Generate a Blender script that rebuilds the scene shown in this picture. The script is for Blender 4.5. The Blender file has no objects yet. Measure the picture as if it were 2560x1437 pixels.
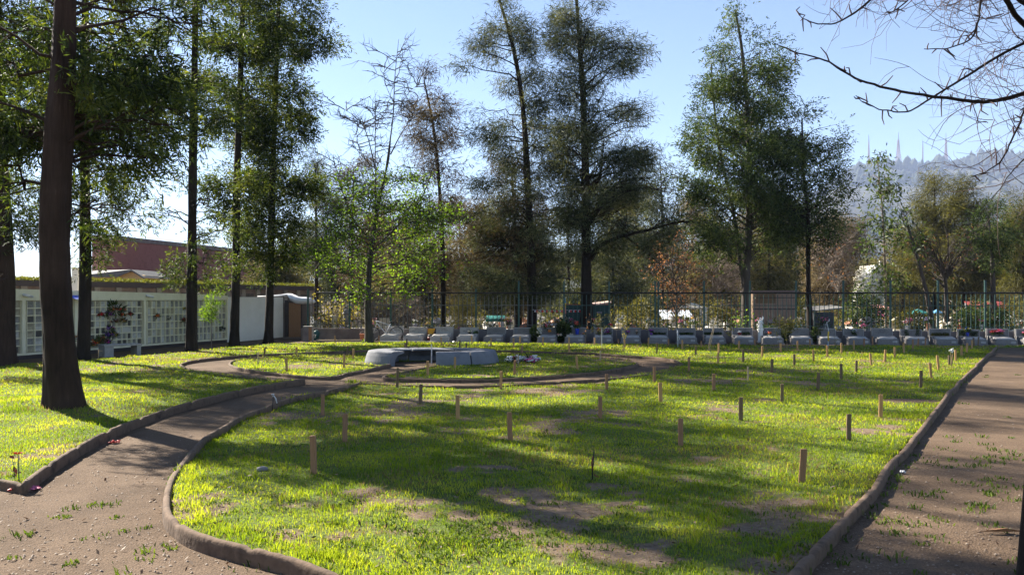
import bpy, math, numpy as np
from mathutils import Vector, noise as mnoise
R_ = math.radians
sc = bpy.context.scene
COL = sc.collection

# ------------------------------------------------------------------ camera
F = 2250.0; W0, H0 = 2560, 1437; HZ = 748.0; CH = 1.65
cam = bpy.data.cameras.new('camera'); camo = bpy.data.objects.new('camera', cam); COL.objects.link(camo)
camo.location = (0, 0, CH); camo.rotation_euler = (R_(90), 0, 0)
cam.sensor_width = 36; cam.lens = F / W0 * 36; cam.shift_y = (HZ - H0 / 2) / W0
cam.clip_start = 0.05; cam.clip_end = 12000
sc.camera = camo
# ------------------------------------------------------------------ light
SUN_EL = 33.0; SUN_AZ = -46.0          # azimuth measured from the view direction (+Y), negative = left
w = bpy.data.worlds.new('World'); sc.world = w; w.use_nodes = True
nt = w.node_tree; bg = nt.nodes['Background']
sky = nt.nodes.new('ShaderNodeTexSky'); sky.sky_type = 'NISHITA'; sky.sun_disc = False
sky.sun_elevation = R_(SUN_EL); sky.sun_rotation = R_(SUN_AZ)
sky.altitude = 2000; sky.air_density = 1.0; sky.dust_density = 0.8; sky.ozone_density = 1.7
nt.links.new(sky.outputs[0], bg.inputs[0]); bg.inputs[1].default_value = 0.050
sl = bpy.data.lights.new('sun', 'SUN'); sl.energy = 5.0; sl.angle = R_(0.55); sl.color = (1.0, 0.93, 0.80)
so = bpy.data.objects.new('sun', sl); COL.objects.link(so)
sd = Vector((math.sin(R_(SUN_AZ)) * math.cos(R_(SUN_EL)), math.cos(R_(SUN_AZ)) * math.cos(R_(SUN_EL)), math.sin(R_(SUN_EL))))
so.rotation_euler = sd.to_track_quat('Z', 'Y').to_euler(); so.location = (-30, 30, 40)
sc.view_settings.view_transform = 'Standard'; sc.view_settings.look = 'None'
sc.view_settings.exposure = 1.95; sc.view_settings.gamma = 1
sc.cycles.max_bounces = 6; sc.cycles.diffuse_bounces = 3; sc.cycles.transmission_bounces = 4
sc.cycles.glossy_bounces = 2; sc.cycles.volume_bounces = 1; sc.cycles.transparent_max_bounces = 6
sc.cycles.sample_clamp_indirect = 4

# ------------------------------------------------------------------ pixel -> world
def G(px, py, z=0.0):
    D = (CH - z) * F / (py - HZ)
    return np.array([(px - W0 / 2) / F * D, D, z])
def A(px, py, D):
    return np.array([(px - W0 / 2) / F * D, D, CH + (HZ - py) / F * D])
def proj(x, y, z):
    return W0 / 2 + x / y * F, HZ + (CH - z) / y * F

# ------------------------------------------------------------------ bookkeeping
LABELS = {}
def tag(o, label=None, cat=None, group=None, kind=None):
    if label:
        n = len(label.split())
        if not 4 <= n <= 16: print('LABEL LENGTH', n, label)
        if label in LABELS and not group: print('LABEL DUP', label)
        LABELS[label] = 1; o['label'] = label
    if cat: o['category'] = cat
    if group: o['group'] = group
    if kind: o['kind'] = kind
    return o
def empty(name, loc, label, cat, group=None, rz=0.0):
    o = bpy.data.objects.new(name, None); COL.objects.link(o); o.location = tuple(loc)
    o.rotation_euler = (0, 0, rz); o.empty_display_size = 0.1
    return tag(o, label, cat, group)

# ------------------------------------------------------------------ mesh helpers
def link_mesh(name, me, mat, parent=None, smooth=False):
    o = bpy.data.objects.new(name, me); COL.objects.link(o)
    for m in (mat if isinstance(mat, (list, tuple)) else [mat]): me.materials.append(m)
    if parent is not None: o.parent = parent
    if smooth: me.shade_smooth()
    return o
def np_mesh(name, V, Fc, mat, parent=None, smooth=False, mi=None, origin=None):
    """V (n,3), Fc (m,k) equal sized faces"""
    V = np.asarray(V, dtype=np.float32).reshape(-1, 3); Fc = np.asarray(Fc, dtype=np.int32)
    off = None
    if origin is not None: V = V - np.asarray(origin, dtype=np.float32)
    me = bpy.data.meshes.new(name); m, k = Fc.shape
    me.vertices.add(len(V)); me.vertices.foreach_set('co', V.ravel())
    me.loops.add(m * k); me.loops.foreach_set('vertex_index', Fc.ravel())
    me.polygons.add(m); me.polygons.foreach_set('loop_start', np.arange(0, m * k, k, dtype=np.int32))
    me.polygons.foreach_set('loop_total', np.full(m, k, dtype=np.int32))
    if mi is not None: me.polygons.foreach_set('material_index', np.asarray(mi, dtype=np.int32))
    me.update(calc_edges=True)
    o = link_mesh(name, me, mat, parent, smooth)
    if origin is not None and parent is None: o.location = tuple(float(c) for c in origin)
    return o

class MB:
    """collects polygons, builds one mesh object"""
    def __init__(s): s.v = []; s.f = []; s.m = []
    def add(s, V, Fs, mi=0):
        b = len(s.v); s.v += [tuple(map(float, p)) for p in V]
        for f in Fs: s.f.append([b + i for i in f]); s.m.append(mi)
        return s
    def box(s, x0, x1, y0, y1, z0, z1, mi=0, M=None, bev=0.0):
        if bev > 0 and min(x1 - x0, y1 - y0, z1 - z0) > 2.2 * bev:
            b = bev; V = []
            for z, e in ((z0, b), (z0 + b, 0), (z1 - b, 0), (z1, b)):
                X0, X1, Y0, Y1 = x0 + e, x1 - e, y0 + e, y1 - e
                c = b if e == 0 else b * 0.5
                V += [(X0 + c, Y0, z), (X1 - c, Y0, z), (X1, Y0 + c, z), (X1, Y1 - c, z), (X1 - c, Y1, z), (X0 + c, Y1, z), (X0, Y1 - c, z), (X0, Y0 + c, z)]
            Fs = [list(range(7, -1, -1)), list(range(24, 32))]
            for l in range(3):
                for i in range(8): j = (i + 1) % 8; Fs.append([l * 8 + i, l * 8 + j, l * 8 + 8 + j, l * 8 + 8 + i])
        else:
            V = [(x0, y0, z0), (x1, y0, z0), (x1, y1, z0), (x0, y1, z0), (x0, y0, z1), (x1, y0, z1), (x1, y1, z1), (x0, y1, z1)]
            Fs = [[3, 2, 1, 0], [4, 5, 6, 7], [0, 1, 5, 4], [1, 2, 6, 5], [2, 3, 7, 6], [3, 0, 4, 7]]
        if M is not None: V = [M(p) for p in V]
        return s.add(V, Fs, mi)
    def tube(s, P, R, k=8, mi=0, cap=True):
        P = np.asarray(P, float); R = np.broadcast_to(np.asarray(R, float), (len(P),))
        V, Fq = tubes(P[None], R[None], k); s.add(V, Fq.tolist(), mi)
        if cap:
            b = len(s.v) - len(V); n = len(P)
            s.f.append([b + i for i in range(k - 1, -1, -1)]); s.m.append(mi)
            s.f.append([b + (n - 1) * k + i for i in range(k)]); s.m.append(mi)
        return s
    def lathe(s, prof, c=(0, 0, 0), k=14, mi=0):
        V = []; n = len(prof)
        for r, z in prof:
            for i in range(k):
                a = 2 * math.pi * i / k; V.append((c[0] + r * math.cos(a), c[1] + r * math.sin(a), c[2] + z))
        Fs = [[l * k + i, l * k + (i + 1) % k, (l + 1) * k + (i + 1) % k, (l + 1) * k + i] for l in range(n - 1) for i in range(k)]
        Fs.append(list(range(k - 1, -1, -1))); Fs.append([(n - 1) * k + i for i in range(k)])
        return s.add(V, Fs, mi)
    def ball(s, c, r, rng=None, mi=0, sq=1.0, jit=0.2):
        t = (1 + 5 ** .5) / 2
        V = np.array([(-1, t, 0), (1, t, 0), (-1, -t, 0), (1, -t, 0), (0, -1, t), (0, 1, t), (0, -1, -t), (0, 1, -t), (t, 0, -1), (t, 0, 1), (-t, 0, -1), (-t, 0, 1)]) / 1.902
        if rng is not None: V = V * (1 + jit * (rng.random((12, 1)) - .5) * 2)
        V = V * r * np.array([1, 1, sq]) + np.asarray(c)
        Fs = [[0, 11, 5], [0, 5, 1], [0, 1, 7], [0, 7, 10], [0, 10, 11], [1, 5, 9], [5, 11, 4], [11, 10, 2], [10, 7, 6], [7, 1, 8], [3, 9, 4], [3, 4, 2], [3, 2, 6], [3, 6, 8], [3, 8, 9], [4, 9, 5], [2, 4, 11], [6, 2, 10], [8, 6, 7], [9, 8, 1]]
        return s.add(V, Fs, mi)
    def build(s, name, mat, parent=None, smooth=False, origin=None):
        me = bpy.data.meshes.new(name); V = s.v
        if origin is not None: V = [(x - origin[0], y - origin[1], z - origin[2]) for x, y, z in V]
        me.from_pydata(V, [], s.f)
        for p, m in zip(me.polygons, s.m): p.material_index = m
        me.update()
        o = link_mesh(name, me, mat, parent, smooth)
        if origin is not None and parent is None: o.location = tuple(map(float, origin))
        return o

def tubes(P, Rd, k=5):
    """P (n,m,3) batches of polylines, Rd (n,m) radii -> V,F(quads)"""
    P = np.asarray(P, float); n, m, _ = P.shape
    T = np.gradient(P, axis=1); T /= np.linalg.norm(T, axis=2, keepdims=True) + 1e-9
    ref = np.zeros_like(T); mean = T.mean(axis=1, keepdims=True)
    up = np.where(np.abs(mean[..., 2:3]) > .8, np.array([1., 0, 0]), np.array([0, 0, 1.]))
    ref[:] = up
    U = np.cross(T, ref); U /= np.linalg.norm(U, axis=2, keepdims=True) + 1e-9
    Wv = np.cross(T, U)
    a = np.arange(k) * 2 * np.pi / k
    V = P[:, :, None, :] + Rd[:, :, None, None] * (np.cos(a)[None, None, :, None] * U[:, :, None, :] + np.sin(a)[None, None, :, None] * Wv[:, :, None, :])
    V = V.reshape(-1, 3)
    ii = (np.arange(n) * m * k)[:, None, None]; jj = (np.arange(m - 1) * k)[None, :, None]; kk = np.arange(k)[None, None, :]
    k2 = (np.arange(k) + 1) % k
    a0 = ii + jj + kk; a1 = ii + jj + k2[None, None, :]
    Fq = np.stack([a0, a1, a1 + k, a0 + k], axis=-1).reshape(-1, 4)
    return V, Fq
def cat_geo(parts):
    Vs, Fs, b = [], [], 0
    for V, Fq in parts:
        Vs.append(V); Fs.append(np.asarray(Fq) + b); b += len(V)
    return np.concatenate(Vs), np.concatenate(Fs)
def catmull(P, n=6):
    P = np.asarray(P, float); Q = np.vstack([2 * P[0] - P[1], P, 2 * P[-1] - P[-2]]); out = []
    for i in range(1, len(Q) - 2):
        for t in np.linspace(0, 1, n, endpoint=False):
            a, b, c, d = Q[i - 1], Q[i], Q[i + 1], Q[i + 2]
            out.append(.5 * ((2 * b) + (-a + c) * t + (2 * a - 5 * b + 4 * c - d) * t * t + (-a + 3 * b - 3 * c + d) * t ** 3))
    out.append(P[-1]); return np.array(out)

# ------------------------------------------------------------------ materials
def newmat(name):
    m = bpy.data.materials.new(name); m.use_nodes = True; nt = m.node_tree
    return m, nt, nt.nodes['Principled BSDF']
def nd(nt, t, **kw):
    n = nt.nodes.new(t)
    for k, v in kw.items():
        if hasattr(n, k): setattr(n, k, v)
        else: n.inputs[k.replace('_', ' ')].default_value = v
    return n
def ramp(nt, fac, stops):
    r = nt.nodes.new('ShaderNodeValToRGB'); e = r.color_ramp.elements
    while len(e) > 1: e.remove(e[0])
    e[0].position = stops[0][0]; e[0].color = (*stops[0][1], 1)
    for p, c in stops[1:]:
        x = e.new(p); x.color = (*c, 1)
    nt.links.new(fac, r.inputs[0]); return r.outputs[0]
def coords(nt, scale=(1, 1, 1), which='Object'):
    tc = nt.nodes.new('ShaderNodeTexCoord'); mp = nt.nodes.new('ShaderNodeMapping')
    mp.inputs['Scale'].default_value = scale
    nt.links.new(tc.outputs[which], mp.inputs[0]); return mp.outputs[0]
def noisy(name, c1, c2, scale=4.0, rough=.8, bump=.2, stretch=(1, 1, 1), detail=5, c3=None, metal=0, spec=.3, bscale=None, bdist=.01):
    m, nt, b = newmat(name)
    n = nd(nt, 'ShaderNodeTexNoise', Scale=scale, Detail=detail, Roughness=.62)
    co = coords(nt, stretch); nt.links.new(co, n.inputs[0])
    st = [(.3, c1), (.7, c2)] if c3 is None else [(.28, c1), (.5, c2), (.72, c3)]
    nt.links.new(ramp(nt, n.outputs[0], st), b.inputs['Base Color'])
    b.inputs['Roughness'].default_value = rough; b.inputs['Metallic'].default_value = metal
    b.inputs['Specular IOR Level'].default_value = spec
    if bump:
        n2 = nd(nt, 'ShaderNodeTexNoise', Scale=bscale or scale * 5, Detail=4); nt.links.new(co, n2.inputs[0])
        bp = nd(nt, 'ShaderNodeBump', Strength=bump, Distance=bdist); nt.links.new(n2.outputs[0], bp.inputs['Height'])
        nt.links.new(bp.outputs[0], b.inputs['Normal'])
    return m
def leafmat(name, cols, trans=.45, scale=1.2, spec=.35, tr_tint=(1.25, 1.2, .45), isl=.42):
    """cols dark->light ; translucent leaf with clump and per-leaf variation"""
    m, nt, b = newmat(name)
    out = nt.nodes['Material Output']
    n = nd(nt, 'ShaderNodeTexNoise', Scale=scale, Detail=3); nt.links.new(coords(nt), n.inputs[0])
    g = nt.nodes.new('ShaderNodeNewGeometry')
    mx = nt.nodes.new('ShaderNodeMath'); mx.operation = 'MULTIPLY_ADD'; mx.inputs[1].default_value = isl
    nt.links.new(g.outputs['Random Per Island'], mx.inputs[0])
    sb = nt.nodes.new('ShaderNodeMath'); sb.operation = 'SUBTRACT'; sb.inputs[1].default_value = isl / 2
    nt.links.new(n.outputs[0], sb.inputs[0]); nt.links.new(sb.outputs[0], mx.inputs[2])
    k = len(cols); st = [(.2 + .6 * i / max(1, k - 1), c) for i, c in enumerate(cols)]
    c = ramp(nt, mx.outputs[0], st)
    nt.links.new(c, b.inputs['Base Color']); b.inputs['Roughness'].default_value = .62
    b.inputs['Specular IOR Level'].default_value = spec * .6
    tr = nt.nodes.new('ShaderNodeBsdfTranslucent')
    mc = nt.nodes.new('ShaderNodeMix'); mc.data_type = 'RGBA'; mc.blend_type = 'MULTIPLY'; mc.inputs[0].default_value = 1
    nt.links.new(c, mc.inputs[6]); mc.inputs[7].default_value = (*tr_tint, 1)
    nt.links.new(mc.outputs[2], tr.inputs[0])
    ms = nt.nodes.new('ShaderNodeMixShader'); ms.inputs[0].default_value = trans
    nt.links.new(b.outputs[0], ms.inputs[1]); nt.links.new(tr.outputs[0], ms.inputs[2]); nt.links.new(ms.outputs[0], out.inputs[0])
    return m
def bark(name, c1, c2, c3=None, s=1.0):
    m, nt, b = newmat(name)
    co = coords(nt, (14 * s, 14 * s, 1.6 * s)); n = nd(nt, 'ShaderNodeTexNoise', Scale=1.6, Detail=6, Roughness=.7); nt.links.new(co, n.inputs[0])
    n3 = nd(nt, 'ShaderNodeTexNoise', Scale=1.3, Detail=3); nt.links.new(coords(nt), n3.inputs[0])
    mx = nt.nodes.new('ShaderNodeMath'); mx.operation = 'MULTIPLY_ADD'; mx.inputs[1].default_value = .55
    nt.links.new(n3.outputs[0], mx.inputs[0]); 
    h = nt.nodes.new('ShaderNodeMath'); h.operation = 'MULTIPLY'; h.inputs[1].default_value = .5; nt.links.new(n.outputs[0], h.inputs[0])
    nt.links.new(h.outputs[0], mx.inputs[2])
    nt.links.new(ramp(nt, mx.outputs[0], [(.32, c1), (.62, c2), (.8, c3 or c2)]), b.inputs['Base Color'])
    b.inputs['Roughness'].default_value = .9; b.inputs['Specular IOR Level'].default_value = .15
    bp = nd(nt, 'ShaderNodeBump', Strength=.7, Distance=.03); nt.links.new(n.outputs[0], bp.inputs['Height']); nt.links.new(bp.outputs[0], b.inputs['Normal'])
    return m
def flat(name, c, rough=.6, metal=0, spec=.4):
    c1 = tuple(x * .82 for x in c); c2 = tuple(min(1, x * 1.12) for x in c)
    return noisy(name, c1, c2, 9, rough, .12, metal=metal, spec=spec)

M = {}
M['bark_brown'] = bark('bark_brown', (.016, .010, .007), (.055, .033, .023), (.125, .080, .055))
M['bark_dark'] = bark('bark_dark', (.010, .008, .0065), (.032, .023, .018), (.07, .054, .042))
M['bark_grey'] = bark('bark_grey', (.030, .025, .022), (.085, .072, .062), (.17, .148, .128))
M['bark_pale'] = bark('bark_pale', (.13, .10, .08), (.26, .21, .17), (.42, .36, .30))
M['bark_twig'] = noisy('bark_twig', (.05, .03, .026), (.13, .085, .075), 3, .8, 0)
M['leaf_oak'] = leafmat('leaf_oak', [(.007, .013, .004), (.024, .042, .011), (.070, .100, .022), (.16, .18, .04)], .5, 1.0, .5)
M['leaf_casu'] = leafmat('leaf_casu', [(.012, .021, .011), (.035, .052, .025), (.080, .104, .050), (.16, .18, .085)], .38, .8, .3, (1.2, 1.0, .6))
M['leaf_casu_brown'] = leafmat('leaf_casu_brown', [(.024, .020, .012), (.062, .050, .026), (.115, .09, .046), (.16, .13, .06)], .30, .8, .3, (1.2, 1.0, .6))
M['leaf_bright'] = leafmat('leaf_bright', [(.03, .06, .008), (.08, .15, .015), (.16, .27, .03), (.24, .34, .05)], .55, 1.6, .4)
M['leaf_green'] = leafmat('leaf_green', [(.010, .020, .007), (.030, .052, .016), (.075, .115, .032), (.15, .18, .06)], .40, 1.0, .45)
M['leaf_olive'] = leafmat('leaf_olive', [(.030, .032, .012), (.07, .07, .025), (.13, .125, .04), (.19, .17, .06)], .35, .9, .3)
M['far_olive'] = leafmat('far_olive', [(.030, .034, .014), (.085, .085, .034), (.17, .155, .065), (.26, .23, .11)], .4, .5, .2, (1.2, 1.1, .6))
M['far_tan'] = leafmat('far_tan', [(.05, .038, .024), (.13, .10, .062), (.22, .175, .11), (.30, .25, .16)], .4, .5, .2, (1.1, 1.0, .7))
M['leaf_rust'] = leafmat('leaf_rust', [(.10, .05, .025), (.22, .11, .05), (.34, .18, .09), (.40, .24, .13)], .4, 1.5, .2, (1.1, .9, .6))
M['leaf_yellow'] = leafmat('leaf_yellow', [(.10, .09, .03), (.22, .19, .06), (.34, .29, .10), (.45, .38, .16)], .4, 2, .3)
M['concrete'] = noisy('concrete', (.20, .19, .18), (.33, .32, .30), 3, .85, .25, c3=(.27, .26, .25))
M['concrete_bench'] = noisy('concrete_bench', (.115, .12, .135), (.185, .19, .21), 2.2, .85, .25, c3=(.145, .15, .17))
M['concrete_dark'] = noisy('concrete_dark', (.10, .09, .095), (.19, .17, .17), 2.0, .9, .3, c3=(.14, .13, .14))
M['kerb'] = noisy('kerb', (.036, .024, .017), (.155, .102, .068), 5, .95, .6, c3=(.080, .052, .036))
M['granite'] = noisy('granite', (.13, .12, .115), (.22, .205, .20), 14, .75, .1, c3=(.175, .165, .16))
M['granite_pale'] = noisy('granite_pale', (.30, .275, .26), (.42, .39, .37), 14, .75, .1, c3=(.36, .335, .315))  # grave granite lightened to imitate direct sun on the stone
M['granite_slab'] = noisy('granite_slab', (.30, .29, .28), (.42, .40, .385), 10, .45, .1)
M['engrave'] = flat('engrave', (.14, .13, .13))
M['wall_cream'] = noisy('wall_cream', (.70, .64, .44), (.84, .79, .59), 1.5, .8, .15, c3=(.79, .73, .53), detail=9)
M['wall_white'] = noisy('wall_white', (.74, .72, .67), (.86, .84, .79), 1.2, .8, .1)
M['plaque_light'] = noisy('plaque_light', (.42, .41, .37), (.62, .60, .56), 22, .5, .1, detail=6)
M['plaque_mid'] = noisy('plaque_mid', (.17, .165, .15), (.36, .35, .32), 26, .5, .1, detail=6)
M['plaque_dark'] = noisy('plaque_dark', (.03, .03, .03), (.14, .13, .12), 20, .4, .1)
M['plaque_warm'] = noisy('plaque_warm', (.32, .28, .19), (.46, .42, .31), 18, .6, .1)
M['wood_fresh'] = noisy('wood_fresh', (.36, .19, .075), (.54, .32, .145), 3, .75, .3, (30, 30, 2.5))
M['wood_pale'] = noisy('wood_pale', (.38, .27, .16), (.56, .42, .27), 3, .8, .3, (30, 30, 2.5))
M['wood_brown'] = noisy('wood_brown', (.24, .125, .062), (.38, .21, .115), 3, .8, .3, (30, 30, 2.5))
M['wood_dark'] = noisy('wood_dark', (.12, .078, .045), (.22, .15, .09), 3, .85, .3, (30, 30, 2.5))
M['brick'] = noisy('brick_red', (.20, .075, .06), (.30, .12, .095), 2, .9, .1, c3=(.25, .095, .075))
M['yellow_paint'] = flat('yellow_paint', (.62, .42, .18))
M['roof_grey'] = noisy('roof_grey', (.10, .10, .10), (.18, .17, .16), 6, .8, .3, (1, 6, 1))
M['moss'] = noisy('moss', (.10, .12, .03), (.24, .25, .07), 5, 1, .5, c3=(.16, .17, .05))
M['dark_eave'] = flat('dark_eave', (.045, .035, .035))
M['old_wall'] = noisy('old_wall', (.13, .10, .09), (.26, .21, .18), 2.5, .9, .1)
M['post_green'] = noisy('post_green', (.015, .05, .045), (.03, .085, .07), 6, .5, .1, spec=.5)
M['bar_metal'] = noisy('bar_metal', (.06, .065, .065), (.15, .155, .15), 8, .5, .1, spec=.5)
M['rail_black'] = flat('rail_black', (.012, .012, .012), .5)
M['metal_white'] = flat('metal_white', (.62, .62, .62), .35)
M['tarp_white'] = noisy('tarp_white', (.60, .61, .64), (.78, .78, .80), 3, .6, .4)
M['black'] = flat('black_rubber', (.012, .012, .013), .6)
M['roof_zinc'] = noisy('roof_zinc', (.42, .46, .52), (.60, .63, .68), 5, .4, .2, metal=.3)
def C(name, c, **k):
    if name not in M: M[name] = flat(name, c, **k)
    return M[name]
for n_, c_ in dict(red=(.55, .02, .02), white=(.72, .71, .69), pink=(.65, .16, .28), magenta=(.42, .03, .20), yellow=(.75, .50, .04), orange=(.75, .22, .04),
                   purple=(.16, .04, .28), blue=(.02, .05, .42), lilac=(.42, .34, .60), teal=(.02, .26, .22), green=(.05, .14, .03), terracotta=(.45, .18, .10),
                   salmon=(.60, .28, .22), cream=(.62, .55, .42), skyblue=(.12, .34, .55), brown=(.16, .08, .04), maroon=(.16, .02, .02), grey=(.30, .30, .31), amber=(.70, .32, .02)).items(): C(n_, c_)

# ================================================================== TERRAIN
def inpoly(px, py, poly):
    poly = np.asarray(poly, float); c = np.zeros(px.shape, bool); n = len(poly)
    x0, y0 = poly[-1]
    for x1, y1 in poly:
        cond = ((y1 > py) != (y0 > py)); 
        xi = (x0 - x1) * (py - y1) / ((y0 - y1) if y0 != y1 else 1e-9) + x1
        c ^= cond & (px < xi); x0, y0 = x1, y1
    return c
KA = [(60, 1216), (110, 1180), (165, 1145), (235, 1105), (300, 1075), (400, 1035), (500, 1005), (560, 990), (640, 972), (700, 962), (762, 953)]
KA0 = [(-420, 1145), (-200, 1172), (0, 1203), (60, 1216)]
KB = [(903, 957), (860, 970), (800, 985), (720, 1003), (640, 1030), (600, 1047), (560, 1072), (520, 1095), (480, 1135), (443, 1180), (427, 1215), (421, 1250), (424, 1287), (440, 1312), (475, 1340), (540, 1365), (640, 1390), (740, 1412), (830, 1440), (960, 1478), (1120, 1522), (1320, 1568), (1550, 1605), (1820, 1640)]
OR_near = [(903, 957), (1000, 962), (1105, 966), (1200, 966), (1300, 961), (1400, 955), (1500, 948), (1580, 940), (1640, 932), (1688, 921), (1706, 909), (1688, 900), (1640, 893), (1560, 888), (1480, 883), (1400, 880), (1280, 877), (1100, 875), (940, 876), (830, 879), (700, 884), (600, 890), (520, 897), (470, 904), (450, 912), (463, 921), (500, 931), (560, 938), (640, 945), (700, 950), (762, 953)]
IL = [(975, 911), (925, 922), (870, 932), (828, 942), (760, 939), (700, 933), (640, 926), (595, 918), (573, 909), (592, 900), (640, 895), (700, 891), (800, 887), (930, 883)]
IR = [(1098, 911), (1060, 920), (1015, 930), (959, 944), (1100, 948), (1200, 948), (1300, 944), (1400, 938), (1480, 930), (1550, 921), (1590, 911), (1580, 903), (1540, 896), (1480, 891), (1400, 887), (1240, 883)]
KR = [(1818, 1648), (1885, 1566), (1990, 1440), (2040, 1383), (2120, 1297), (2190, 1210), (2240, 1145), (2290, 1090), (2330, 1035), (2380, 975), (2420, 935), (2460, 896), (2492, 867)]
FAR = [(-1500, 960), (-400, 940), (0, 920), (60, 908), (250, 898), (460, 880), (600, 864), (700, 858.5), (955, 856), (1200, 856), (1300, 858), (1440, 860), (1700, 863), (2600, 864), (4500, 868)]
P_main = KA0 + KA[1:] + KB + [(1820, 9000), (-20000, 9000), (-6000, 1100)]
P_right = KR + [(4500, 862), (20000, 9000), (1820, 9000)]
def path_edge(px, py):
    return inpoly(px, py, P_main) | inpoly(px, py, P_right)
def grass_mask(x, y):
    px, py = proj(x, y, 0.03)
    g = py > np.interp(px, [p[0] for p in FAR], [p[1] for p in FAR])
    g &= ~inpoly(px, py, P_main); g &= ~inpoly(px, py, P_right)
    ring = inpoly(px, py, OR_near)
    inner = (inpoly(px, py, IL) | inpoly(px, py, IR + [(1240, 880), (930, 880), (930, 883), (1010, 905), (1098, 905)]))
    bx, by = (1080 - 1280) / F * 23.1, 23.1
    inner &= (((x - bx) / 1.25) ** 2 + ((y - by) / .95) ** 2) > 1
    return g & (~ring | inner)
def vnoise(x, y, s, seed=0):
    """smooth value noise, vectorised"""
    x = x * s + seed * 17.3; y = y * s + seed * 9.1
    xi, yi = np.floor(x).astype(np.int64), np.floor(y).astype(np.int64); fx, fy = x - xi, y - yi
    fx = fx * fx * (3 - 2 * fx); fy = fy * fy * (3 - 2 * fy)
    def h(a, b):
        n = (a * 374761393 + b * 668265263 + seed * 1274126177) & 0x7fffffff
        n = ((n ^ (n >> 13)) * 1274126177) & 0x7fffffff
        return ((n ^ (n >> 16)) & 0xffff) / 65535.0
    return (h(xi, yi) * (1 - fx) + h(xi + 1, yi) * fx) * (1 - fy) + (h(xi, yi + 1) * (1 - fx) + h(xi + 1, yi + 1) * fx) * fy
BARE = [(1400, 1275, 1.0, .45), (1530, 1235, .6, .25), (500, 1275, .45, .35), (1290, 1245, .5, .2), (1900, 1340, .5, .2), (1330, 1330, .5, .2), (1560, 1390, .6, .25), (1740, 960, 1.2, .5), (1500, 1040, .9, .5), (1240, 1190, .5, .25),
        (2180, 1085, .6, .3), (1760, 955, 1.3, .5), (1920, 930, 1.6, .5), (1560, 905, 1.5, .8), (2230, 1080, .4, .5), (1130, 1300, .4, .25)]
def bare(x, y):
    """0..1 how thin / dry the grass is"""
    b = .34 * vnoise(x, y, .55, 3) + .36 * vnoise(x, y, 1.9, 4) + .30 * vnoise(x, y, 5.5, 5)
    v = np.clip((b - .555) * 5.0, 0, 1) * .75
    for px, py, rx, ry in BARE:
        p = G(px, py); d = ((x - p[0]) / rx) ** 2 + ((y - p[1]) / (ry * 1.6)) ** 2
        d = d * (.5 + 1.0 * vnoise(x, y, 3.0, 7)) + 1.4 * (vnoise(x, y, 6.5, 8) - .3)
        v = np.maximum(v, np.clip(1.2 - 1.5 * d, 0, 1) * .95)
    return np.clip(v, 0, 1)
hp = G(2285, 1003)
def lawn_h(x, y):
    h = .035 + .05 * (vnoise(x, y, .5, 11) - .5) + .022 * (vnoise(x, y, 2.2, 12) - .5)
    for (px, py, s, a) in ((165, 1015, 1.0, .10), (1415, 1085, .7, .05), (1160, 1215, .9, .07), (700, 1180, .8, .06)):
        p = G(px, py); h = h + a * np.exp(-((x - p[0]) ** 2 + (y - p[1]) ** 2) / s ** 2)
    h = h - .16 * np.exp(-(((x - hp[0]) / .50) ** 2 + ((y - hp[1]) / .42) ** 2) ** 2)
    return h
def kerb_dist(x, y):
    return None

# big ground sheet
def ground_material():
    m, nt, b = newmat('gravel_ground')
    co = coords(nt)
    n1 = nd(nt, 'ShaderNodeTexNoise', Scale=.7, Detail=9, Roughness=.74); n2 = nd(nt, 'ShaderNodeTexNoise', Scale=55, Detail=4, Roughness=.8)
    vo = nd(nt, 'ShaderNodeTexVoronoi', Scale=70)
    for n in (n1, n2, vo): nt.links.new(co, n.inputs[0])
    a = ramp(nt, n1.outputs[0], [(.3, (.070, .048, .033)), (.5, (.125, .086, .058)), (.72, (.180, .127, .088))])
    s = ramp(nt, n2.outputs[0], [(.3, (.45, .43, .42)), (.5, (1, 1, 1)), (.72, (1.5, 1.45, 1.4))])
    mx = nt.nodes.new('ShaderNodeMix'); mx.data_type = 'RGBA'; mx.blend_type = 'MULTIPLY'; mx.inputs[0].default_value = .85
    nt.links.new(a, mx.inputs[6]); nt.links.new(s, mx.inputs[7]); nt.links.new(mx.outputs[2], b.inputs['Base Color'])
    b.inputs['Roughness'].default_value = .95; b.inputs['Specular IOR Level'].default_value = .1
    ad = nt.nodes.new('ShaderNodeMath'); ad.operation = 'ADD'; nt.links.new(n2.outputs[0], ad.inputs[0]); nt.links.new(vo.outputs[0], ad.inputs[1])
    bp = nd(nt, 'ShaderNodeBump', Strength=.55, Distance=.012); nt.links.new(ad.outputs[0], bp.inputs['Height']); nt.links.new(bp.outputs[0], b.inputs['Normal'])
    return m
M['gravel'] = ground_material()
M['soil_dark'] = noisy('soil_dark', (.07, .05, .04), (.16, .12, .09), 6, .95, .5, c3=(.11, .085, .065), bscale=60)
def ground():
    xs = np.concatenate([[-5000, -600, -120, -50], np.linspace(-30, 30, 121), [50, 120, 600, 5000]])
    ys = np.concatenate([[-200, -20], np.linspace(0, 45, 151), [60, 120, 500, 5000]])
    X, Y = np.meshgrid(xs, ys); Z = .012 * (vnoise(X, Y, 1.1, 21) - .5) + .006 * (vnoise(X, Y, 4, 22) - .5) - .004
    Z[(np.abs(X) > 29) | (Y > 44) | (Y < 0)] = -.012
    V = np.stack([X, Y, Z], -1).reshape(-1, 3); nx = len(xs); ny = len(ys)
    i = np.arange(nx - 1)[None] + (np.arange(ny - 1) * nx)[:, None]
    Fq = np.stack([i, i + 1, i + nx + 1, i + nx], -1).reshape(-1, 4)
    tag(np_mesh('ground', V, Fq, M['gravel'], smooth=True), 'brown gravel paths and bare earth around the lawns', None, None, 'structure')
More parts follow.
